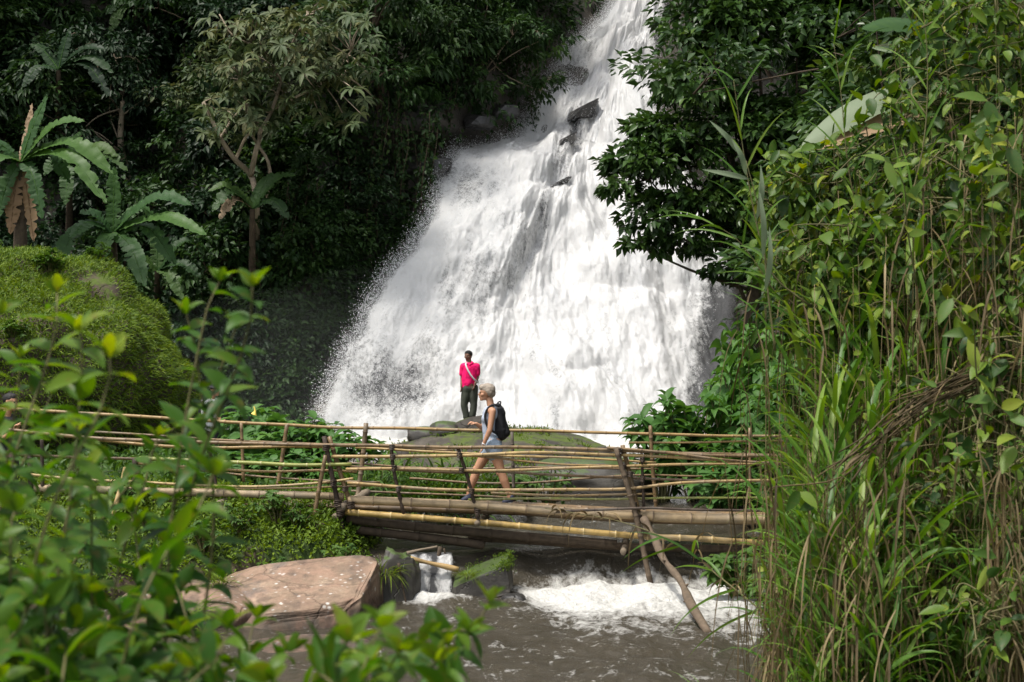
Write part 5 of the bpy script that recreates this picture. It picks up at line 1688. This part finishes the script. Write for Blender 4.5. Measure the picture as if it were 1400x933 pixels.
GV = 'vine thickets piled on the right bank'
for q, (a, b, D, R) in enumerate([(1068, 262, 11.6, .34), (1115, 250, 11.2, .40), (1175, 245, 11, .5), (1250, 200, 10.6, .55), (1330, 130, 10.2, .6), (1400, 50, 10, .6), (1310, 30, 10.6, .5), (1112, 345, 11, .40), (1165, 340, 10.5, .5), (1245, 310, 10.2, .55), (1325, 270, 9.8, .6), (1405, 210, 9.4, .6),
                                  (1215, 420, 10.2, .45), (1300, 400, 9.8, .5), (1385, 370, 9.2, .55), (1420, 480, 8.8, .5), (1150, 440, 10.5, .38), (1385, 0, 11, .6), (1095, 410, 11.4, .33), (1270, 110, 10.8, .45), (1340, 560, 8.8, .45), (1200, 560, 9.8, .4), (1400, 650, 8.2, .45), (1290, 690, 8.6, .4), (1390, 850, 7.6, .4)]):
    vine_shrub(a, b, D, R, 600 + q, 'tangle of green and yellowing vine leaves on the right bank', GV, nl=[520, 520, 240][(q >= 20) * 2], L=.115 if q < 20 else .10)
# single large oval leaves nearer to the eye
for q, (a, b, D, lab) in enumerate([(1330, 440, 7.4, 'sprig with two large grey green oval leaves among the brown reeds'), (1235, 250, 8.4, 'sprig of large yellow green oval leaves in the middle of the vines'), (1375, 170, 7.8, 'sprig of big soft leaves near the right edge among the vines'), (1385, 580, 7.4, 'sprig of pale lanceolate leaves at the right edge above the dead reeds'), (1120, 700, 8.2, 'sprig with round leaves low among the reeds')]):
    rg = np.random.default_rng(650 + q)
    c = P(a, b, D)
    root = thing('leaf_sprig', c - [0, 0, .5], lab, 'plant')
    pth = catmull([c + [.15, .25, -.6], c + [.05, .1, -.25], c, c + [-.12, -.05, .12]], 14)
    obj('stem', *tube(pth, np.linspace(.006, .003, 14), 5), M['twig'], root)
    ii = np.array([5, 6, 8, 9, 11, 12, 13, 13])
    V, f, m = ribbons(pth[ii], nrm(rg.normal(size=(8, 3)) * [1, .5, .5] + [0, -.2, -.1]), nrm(rg.normal(size=(8, 3)) * .3 + [0, -.8, .6]), rg.uniform(.12, .19, 8), rg.uniform(.06, .09, 8), 6, 'leaf', .5, .12)
    leaf_obj('foliage', V, f, np.repeat(rg.uniform(.3, 1, 8), m), M['leaf_vine'], root)


def reed_clump(seed, n, h, R, blades, L, W, mat, dry=False, label='', group=None, lean=0.0, name='reed_clump'):
    rg = np.random.default_rng(seed)
    root = thing(name, (0, 0, 0), label, 'reeds', group)
    gs = G(); pos, dr, nn = [], [], []
    for q in range(n):
        a = rg.uniform(0, 6.28); r = R * math.sqrt(rg.random())
        s = np.array([r * math.cos(a), r * math.sin(a), -.1])
        hh = h * rg.uniform(.6, 1.05)
        tip = s + [rg.normal() * (.10 if dry else .06) * h + lean * hh, rg.normal() * .07 * h - .03 * h, hh]
        pth = catmull([s, s * .5 + tip * .5 + [rg.normal() * .05, 0, .08], tip], 22)
        gs.add(*tube(pth, np.linspace(.0045 if dry else .008, .002, 22), 4), rnd=rg.random())
        t = np.linspace(.18 if dry else .32, .99, blades)
        ii = (t * 21).astype(int)
        ang = rg.uniform(0, 6.28) + np.arange(blades) * 2.6 + rg.normal(size=blades) * .5
        tang = nrm(np.gradient(pth, axis=0))[ii]
        hor = np.stack([np.cos(ang), np.sin(ang), 0 * ang], -1)
        pos.append(pth[ii]); dr.append(nrm(tang * (1.0 if not dry else -.35) + hor * (.55 if not dry else .55)))
        nn.append(nrm(np.cross(np.cross(tang, hor), dr[-1]) * -1 + rg.normal(size=hor.shape) * .2))
    pos, dr, nn = map(np.concatenate, (pos, dr, nn))
    Ls = L * rg.uniform(.5, 1.25, len(pos))
    V, f, m = ribbons(pos, dr, nn, Ls, W * rg.uniform(.7, 1.2, len(pos)), 7, 'blade', rg.uniform(.5, 2.2, len(pos)) if not dry else rg.uniform(1.8, 4.5, len(pos)), .16)
    tone = np.repeat(rg.random(len(pos)), m)
    gs.obj('stalks', M['reed_dry'] if dry else M['twig'], root)
    leaf_obj('blades', V, f, tone, M[mat], root)
    return root


GRN = 'green reed clumps on the right bank'
DRY = 'clumps of dead brown reeds on the right bank'
lg = 'tall green reed clump with long arching blades on the right bank'
ld = 'clump of dead brown reeds with hanging dry blades on the right bank'
rp = [reed_clump(700 + q, 11, 2.7, .13, 13, .62, .036, 'reed_green', label=lg, group=GRN) for q in range(3)]
RS = [(1122, 9.6, 3.2), (1140, 9.2, 3.0), (1155, 9.9, 3.3), (1180, 9.3, 3.0), (1128, 10.6, 3.2), (1205, 8.9, 2.2), (1255, 9.2, 2.4), (1310, 9.4, 2.2), (1360, 8.8, 2.0), (1150, 8.2, 2.2), (1340, 8.2, 1.9), (1112, 11.2, 2.6), (1142, 8.6, 2.0), (1180, 10.4, 3.2), (1290, 9.8, 2.6), (1265, 8.4, 1.9), (1190, 8.0, 1.9), (1395, 9.6, 3.0), (1340, 10.2, 3.3), (1260, 10.8, 3.5), (1420, 10.4, 3.6), (1300, 11, 4.0), (1120, 8.9, 3.0), (1138, 8.4, 2.7), (1160, 8.7, 2.9), (1185, 8.3, 2.3), (1150, 9.6, 3.5), (1105, 10.3, 3.6), (1140, 10.4, 4.0), (1185, 10.1, 4.1), (1225, 9.8, 3.9), (1250, 9.6, 3.6)]
for q, (a, D, hgt) in enumerate(RS):
    o = rp[q] if q < 3 else copy_tree(rp[q % 3])
    x, y = (a - 700) / F * D, D
    o.location = (x, y, float(ground_z(np.array([x]), np.array([y]))[0]))
    s = hgt / 2.7
    o.scale = (.6 + .4 * s, .6 + .4 * s, s)
    o.rotation_euler = (0, 0, q * 2.1)
dp = [reed_clump(720 + q, 18, 1.9, .32, 12, .46, .016, 'reed_dry', True, ld, DRY) for q in range(3)]
UP = 'dead brown reed stalks standing among the vines on the upper right bank'
q = 0
for a, D, b in [(1130, 10.9, 230), (1190, 10.6, 170), (1240, 10.2, 150), (1290, 10.0, 110), (1345, 9.8, 60), (1395, 9.6, 20), (1160, 10.0, 300), (1220, 9.8, 260), (1275, 9.5, 220), (1330, 9.2, 180), (1390, 9.0, 140), (1060, 11.3, 260), (1420, 9.3, 60), (1260, 10.6, 40), (1320, 10.4, 10)]:
    if q == 0: u0 = reed_clump(760, 11, 2.5, .3, 9, .40, .016, 'reed_dry', True, UP, 'dead reeds among the upper vines')
    o = u0 if q == 0 else copy_tree(u0)
    x, y = (a - 700) / F * D, D - .25
    gz = float(ground_z(np.array([x]), np.array([y]))[0])
    o.location = (x, y, gz); s = (CZ - (b - 466.5) / F * D - gz) / 2.5
    o.scale = (1, 1, s); o.rotation_euler = (0, 0, q * 2.3)
    q += 1
q = 0
for D in (8.0, 8.7, 9.4, 10.1, 10.9):
    for a in np.arange(1112 - (D - 8) * 6, 1470, 74 if D < 9.5 else 60):
        x, y = (a + rng.normal() * 14 - 700) / F * D, D + rng.normal() * .2
        gz = float(ground_z(np.array([x]), np.array([y]))[0])
        o = dp[q] if q < 3 else copy_tree(dp[q % 3])
        o.location = (x, y, gz)
        top = CZ - (rng.uniform(520, 660) - 466.5) / F * D if a < 1130 else CZ - (rng.uniform(450, 620) - 466.5) / F * D
        s = max(.45, (top - gz) / 1.9)
        o.scale = (.85, .85, s)
        o.rotation_euler = (0, 0, q * 1.7)
        q += 1
# tall reeds that stand up against the dark tree
for q, (pth, D, lab) in enumerate([([(1110, 420), (1060, 380), (1040, 330), (1020, 230), (1003, 110)], 10.4, 'tall thin reed with the highest upright tip before the overhanging tree'), ([(1120, 520), (1085, 430), (1060, 400), (1010, 330), (960, 300)], 10.6, 'reed stalk arching left over the edge of the thicket'),
                                   ([(1180, 330), (1160, 230), (1150, 130), (1140, 60)], 10.8, 'fine branching reed top in front of the dark tree'), ([(1230, 330), (1262, 200), (1268, 90), (1262, 10)], 9.6, 'upright reed with a pale folded blade among the vines')]):
    rg = np.random.default_rng(740 + q)
    pts = catmull([P(a, b, D) for a, b in pth], 26)
    base = pts[0].copy()
    root = thing('reed', base, lab, 'reed')
    obj('stalk', *tube(pts, np.linspace(.008, .002, 26), 5), M['twig'], root)
    nb = 16
    ii = np.linspace(3, 25, nb).astype(int)
    ang = np.arange(nb) * 2.7 + q
    T = nrm(np.gradient(pts, axis=0))[ii]
    hor = nrm(np.stack([np.cos(ang), .4 * np.sin(ang), 0 * ang], -1))
    d = nrm(T + hor * rg.uniform(.3, .9, nb)[:, None])
    V, f, m = ribbons(pts[ii], d, nrm([0, -1, .3] + rg.normal(size=(nb, 3)) * .3), rg.uniform(.25, .6, nb), .018, 7, 'blade', rg.uniform(.3, 1.6, nb), .12)
    leaf_obj('blades', V, f, np.repeat(rg.uniform(.2, 1, nb), m), M['reed_green'], root)
# pale blades along the arching stalk
root = thing('reed', P(1045, 400, 10.2), 'grey green reed with pale broad blades at the left rim of the thicket', 'reed')
pts = catmull([P(1060, 480, 10.2), P(1050, 400, 10.2), P(1040, 300, 10.2), P(1020, 220, 10.2)], 20)
obj('stalk', *tube(pts, np.linspace(.009, .003, 20), 5), M['twig'], root)
gb_ = []
for a0, b0_, a1, b1 in [(1043, 355, 1037, 255), (1035, 300, 1040, 225), (1020, 240, 1000, 190), (1010, 210, 970, 165), (1046, 400, 1052, 310), (1024, 245, 960, 232)]:
    V, f = strip([P(a0, b0_, 10.2), P((a0 + a1) / 2 + 4, (b0_ + b1) / 2, 10.1), P(a1, b1, 10.1)], .045, 'leaf', (0, -1, .2), .2, 10)
    leaf_obj('blade', V, f, np.full(len(V), .6), M['leaf_ashen'], root)
# fallen bundle of dead stalks
base = P(1400, 520, 8.8)
root = thing('reed_bundle', base, 'thick fallen bundle of dead brown stalks slanting across the thicket', 'dead reeds')
g = G(); pos = []
for q in range(20):
    j = lambda s: rng.normal(size=3) * s
    pts = catmull([P(1430, 490, 8.8) + j(.06), P(1330, 520, 8.7) + j(.05), P(1240, 560, 8.6) + j(.05), P(1150, 645, 8.5) + j(.05), P(1100, 680, 8.5) + j(.10)][:rng.integers(3, 6)], 20)
    g.add(*tube(pts, rng.uniform(.003, .007), 4), rnd=rng.random() * .5)
    pos.append(pts[rng.integers(2, 18, 1)])
g.obj('stalks', M['reed_dry'], root)
pos = np.concatenate(pos)
V, f, m = ribbons(pos, nrm(rng.normal(size=pos.shape) * [.8, .4, .3] + [-.6, -.2, -.3]), nrm(rng.normal(size=pos.shape) * .4 + [0, -.8, .5]), rng.uniform(.15, .45, len(pos)), .022, 7, 'blade', 2.6, .1)
leaf_obj('blades', V, f, np.repeat(rng.random(len(pos)), m), M['reed_dry'], root)
# reed bent out over the stream with dry hanging blades
D = 11.0
pts = catmull([P(1085, 880, 10.2), P(1040, 835, 10.3), P(985, 790, 10.6), P(930, 747, 11), P(850, 714, 11.4), P(745, 695, 11.8)], 40)
root = thing('reed', pts[0], 'bent reed reaching left over the stream with withered blades hanging down', 'reed')
obj('stalk', *tube(pts, np.linspace(.008, .003, 40), 5), M['twig'], root)
ii = np.array([8, 11, 13, 15, 17, 20, 22, 24, 26, 28, 29, 30, 31, 32, 33, 34, 35, 36, 37, 38])
nb = len(ii)
V, f, m = ribbons(pts[ii], nrm(rng.normal(size=(nb, 3)) * .35 + [-.35, 0, .35]), nrm(rng.normal(size=(nb, 3)) * .4 + [.2, -1, .2]), rng.uniform(.20, .42, nb), .020, 8, 'blade', rng.uniform(3, 6, nb), .1)
leaf_obj('blades', V, f, np.repeat(rng.random(nb), m), M['reed_dry'], root)
nb = 10
ii = np.linspace(3, 22, nb).astype(int)
V, f, m = ribbons(pts[ii], nrm(rng.normal(size=(nb, 3)) * .5 + [-.7, -.1, .3]), nrm(rng.normal(size=(nb, 3)) * .4 + [.2, -1, .4]), rng.uniform(.3, .65, nb), .022, 8, 'blade', rng.uniform(.3, 1.6, nb), .12)
leaf_obj('blades', V, f, np.repeat(rng.random(nb), m), M['reed_green'], root)
# broken banana leaves above the vines
D = 11.8
b0 = P(1330, 420, D); b0[2] = float(ground_z(b0[:1], b0[1:2])[0])
root = thing('banana_plant', b0, 'ragged banana plant with big pale broken leaves above the vine thicket', 'banana plant')
top = P(1300, 95, D)
V, f = tube(catmull([b0, (b0 + top) / 2 + [.1, 0, 0], top], 10), np.linspace(.12, .06, 10), 10)
obj('stem', V, f, M['bark_dark'], root)
rg = np.random.default_rng(88)
for q, (pp_, W, mt, lab) in enumerate([([(1300, 95), (1265, 42), (1225, 32), (1178, 40)], .17, 'leaf_banana', None), ([(1300, 95), (1262, 95), (1230, 72), (1192, 66)], .14, 'leaf_ashen', 'pale grey leaf'), ([(1300, 95), (1240, 122), (1170, 152), (1094, 203)], .20, 'leaf_ashen', 'long pale grey leaf'),
                                       ([(1300, 95), (1245, 150), (1190, 172), (1110, 205)], .20, 'dead_leaf', 'brown torn leaf'), ([(1300, 95), (1280, 50), (1290, 10), (1300, -40)], .2, 'leaf_banana', None), ([(1300, 95), (1260, 60), (1235, 75), (1215, 62)], .15, 'leaf_banana', None)]):
    V, f = strip([P(a, b, D - .12 * i) for i, (a, b) in enumerate(pp_)], W * 1.25, 'broad', (0, -.75, .65), .2 if q % 2 else -.15, 24, .25, rg)
    o = leaf_obj('leaf', V, f, np.clip(np.full(len(V), .5 + .1 * q) + rg.normal(size=len(V)) * .06, 0, 1), M[mt], root)
    if lab: o['label'] = lab


# thin grass at the water's right edge, nearest
gp2 = tuft(571, 26, .25, .6, .014, 'reed_green', 'sparse thin grass at the right edge of the water near the lens', 'sparse grass at the water edge', 'grass_tuft', 'grass', .8, .1, 'blade')
for q, (a, D) in enumerate([(960, 11.5), (1010, 11.0), (1035, 11.8), (1000, 12.2)]):
    o = gp2 if q == 0 else copy_tree(gp2)
    x = (a - 700) / F * D
    o.location = (x, D, max(float(ground_z(np.array([x]), np.array([D]))[0]), 0) - .02); o.rotation_euler = (0, 0, q * 1.4)


# ---------------------------------------------------------------- leafy shrubs right in front of the lens
def front_shrub(seed, tips, base_px, label, Lr=(.085, .155), depth=(2.9, 4.4), young=.40, leaf='leaf_front', bare=.35):
    rg = np.random.default_rng(seed)
    D = sum(depth) / 2
    b = P(base_px[0], base_px[1], D)
    b[2] = float(ground_z(b[:1], b[1:2])[0])
    root = thing('shrub', b, label, 'shrub', 'leafy shrubs in front of the lens')
    gs = G(); pos, dr, nn, Ls, tone = [], [], [], [], []
    for (a, c) in tips:
        d = rg.uniform(*depth)
        tip = P(a, c, d)
        m = P(a * .55 + base_px[0] * .45 + rg.normal() * 60, c * .5 + base_px[1] * .5, d + rg.normal() * .2)
        pth = catmull([b + rg.normal(size=3) * .05, m, tip * .8 + m * .2 + rg.normal(size=3) * .02, tip], 34)
        gs.add(*tube(pth, np.linspace(.0065, .0022, 34), 6))
        seg = np.linalg.norm(np.diff(pth, axis=0), axis=1).sum()
        npair = int(seg * (1 - bare) / .048)
        T = nrm(np.gradient(pth, axis=0))
        for q in range(npair):
            t = bare + (1 - bare) * (q + .5) / npair
            i = min(33, int(t * 33))
            ax = T[i]
            s0 = nrm(np.cross(ax, [math.cos(q * 1.57 + 1), math.sin(q * 1.57 + 1), .2]))
            k_ = 1.0 if t < .85 else .75
            for sg in (-1, 1):
                if rg.random() < .12: continue
                pos.append(pth[i]); dr.append(nrm(s0 * sg + ax * rg.uniform(.1, .6) + rg.normal(size=3) * .25 + [0, 0, -.1])); nn.append(nrm(ax * .6 + [0, -.35, .8] + rg.normal(size=3) * .3))
                Ls.append(rg.uniform(*Lr) * k_); tone.append(np.clip(rg.normal(.35 + young * max(0, t - .6) * 1.4, .16), 0, 1))
        for q in range(5):
            an = q * 1.256
            pos.append(tip); dr.append(nrm(np.array([math.cos(an), math.sin(an), .9]) + T[-1] * .5)); nn.append(nrm(T[-1] + rg.normal(size=3) * .3))
            Ls.append(rg.uniform(*Lr) * .6); tone.append(rg.uniform(.6, 1))
    pos, dr, nn, Ls, tone = map(np.array, (pos, dr, nn, Ls, tone))
    V, f, m = ribbons(pos, dr, nn, Ls, Ls * rg.uniform(.36, .54, len(Ls)), 6, 'leaf', rg.uniform(.2, 1.5, len(Ls)), .18)
    gs.obj('stems', M['twig'], root)
    leaf_obj('foliage', V, f, np.repeat(tone, m), M[leaf], root)
    return root


front_shrub(800, [(0, 430), (78, 400), (28, 490), (150, 490), (-40, 600), (110, 455)], (-20, 1150), 'blurred leafy shrub at the left edge with its top before the hill')
front_shrub(801, [(345, 392), (300, 385), (255, 430), (322, 450)], (170, 1150), 'tall blurred sprig with yellow green tip leaves standing highest before the hill', depth=(3.3, 3.9), Lr=(.085, .12))
front_shrub(802, [(215, 600), (290, 650), (120, 640), (240, 585), (180, 700)], (120, 1150), 'blurred leafy shrub in front of the left end of the bridge')
front_shrub(803, [(20, 700), (60, 770), (-10, 800), (110, 810), (40, 860), (140, 870), (80, 910), (20, 900), (-20, 860), (100, 860), (60, 830), (-10, 740), (50, 800), (120, 900), (0, 930)], (20, 1200), 'dense dark leafy shrub filling the bottom left corner', depth=(2.6, 3.8), young=.35)
front_shrub(804, [(200, 840), (240, 800), (310, 860), (180, 900), (270, 910), (350, 845), (330, 910), (390, 890), (220, 920), (290, 935), (160, 850), (370, 930), (250, 870)], (240, 1200), 'leafy shrub at the bottom before the tan boulder', depth=(2.7, 3.8), young=.4)
front_shrub(805, [(520, 858), (480, 875), (550, 890), (600, 905), (440, 900), (500, 915)], (480, 1150), 'low leafy sprigs at the bottom before the dark water', depth=(2.8, 3.5), bare=.5)
front_shrub(806, [(668, 822), (640, 862), (610, 880)], (500, 1120), 'single long sprig reaching right over the dark water', depth=(3.2, 3.6), bare=.62, Lr=(.085, .12))
front_shrub(807, [(70, 540), (110, 590), (-20, 680)], (40, 1180), 'blurred shrub with broad leaves before the person at the left edge', depth=(3.4, 4.6))
#@@

# ---------------------------------------------------------------- light, world, camera
w = bpy.data.worlds.new('World')
SC.world = w
w.use_nodes = True
nt = w.node_tree
sky = nt.nodes.new('ShaderNodeTexSky')
sky.sky_type = 'NISHITA'
sky.sun_disc = False
SUN = np.array([-.32, -.24, .91])
SUN = SUN / np.linalg.norm(SUN)
el = math.asin(SUN[2]); az = math.atan2(SUN[0], SUN[1])
sky.sun_elevation = el
sky.sun_rotation = az
sky.air_density = 1.0
sky.dust_density = 3.0
bg = nt.nodes['Background']
hs = nt.nodes.new('ShaderNodeHueSaturation')      # thin bright cloud: a paler sky
hs.inputs['Saturation'].default_value = .3
nt.links.new(sky.outputs[0], hs.inputs['Color'])
nt.links.new(hs.outputs[0], bg.inputs[0])
bg.inputs[1].default_value = .15
L = bpy.data.lights.new('sun', 'SUN')
L.energy = 2.4
L.angle = rad(7)
L.color = (1, .95, .87)
lo = bpy.data.objects.new('sun', L)
COL.objects.link(lo)
lo.location = (0, 0, 40)
lo.rotation_euler = Vector(-SUN).to_track_quat('-Z', 'Y').to_euler()

cam = bpy.data.cameras.new('camera')
cam.lens = 50
cam.sensor_width = 36
cam.clip_start = .1
cam.clip_end = 600
cam.dof.use_dof = True
cam.dof.focus_distance = 19.5
cam.dof.aperture_fstop = 4.2
co = bpy.data.objects.new('camera', cam)
COL.objects.link(co)
co.location = (0, 0, CZ)
co.rotation_euler = (rad(90), 0, 0)
SC.camera = co
SC.view_settings.view_transform = 'Standard'
SC.view_settings.look = 'None'
SC.view_settings.exposure = EXPO
SC.view_settings.gamma = 1
SC.cycles.use_denoising = True
SC.cycles.max_bounces = 6
SC.cycles.diffuse_bounces = 3
SC.cycles.transparent_max_bounces = 40
SC.cycles.volume_bounces = 0
SC.cycles.caustics_reflective = False
SC.cycles.caustics_refractive = False
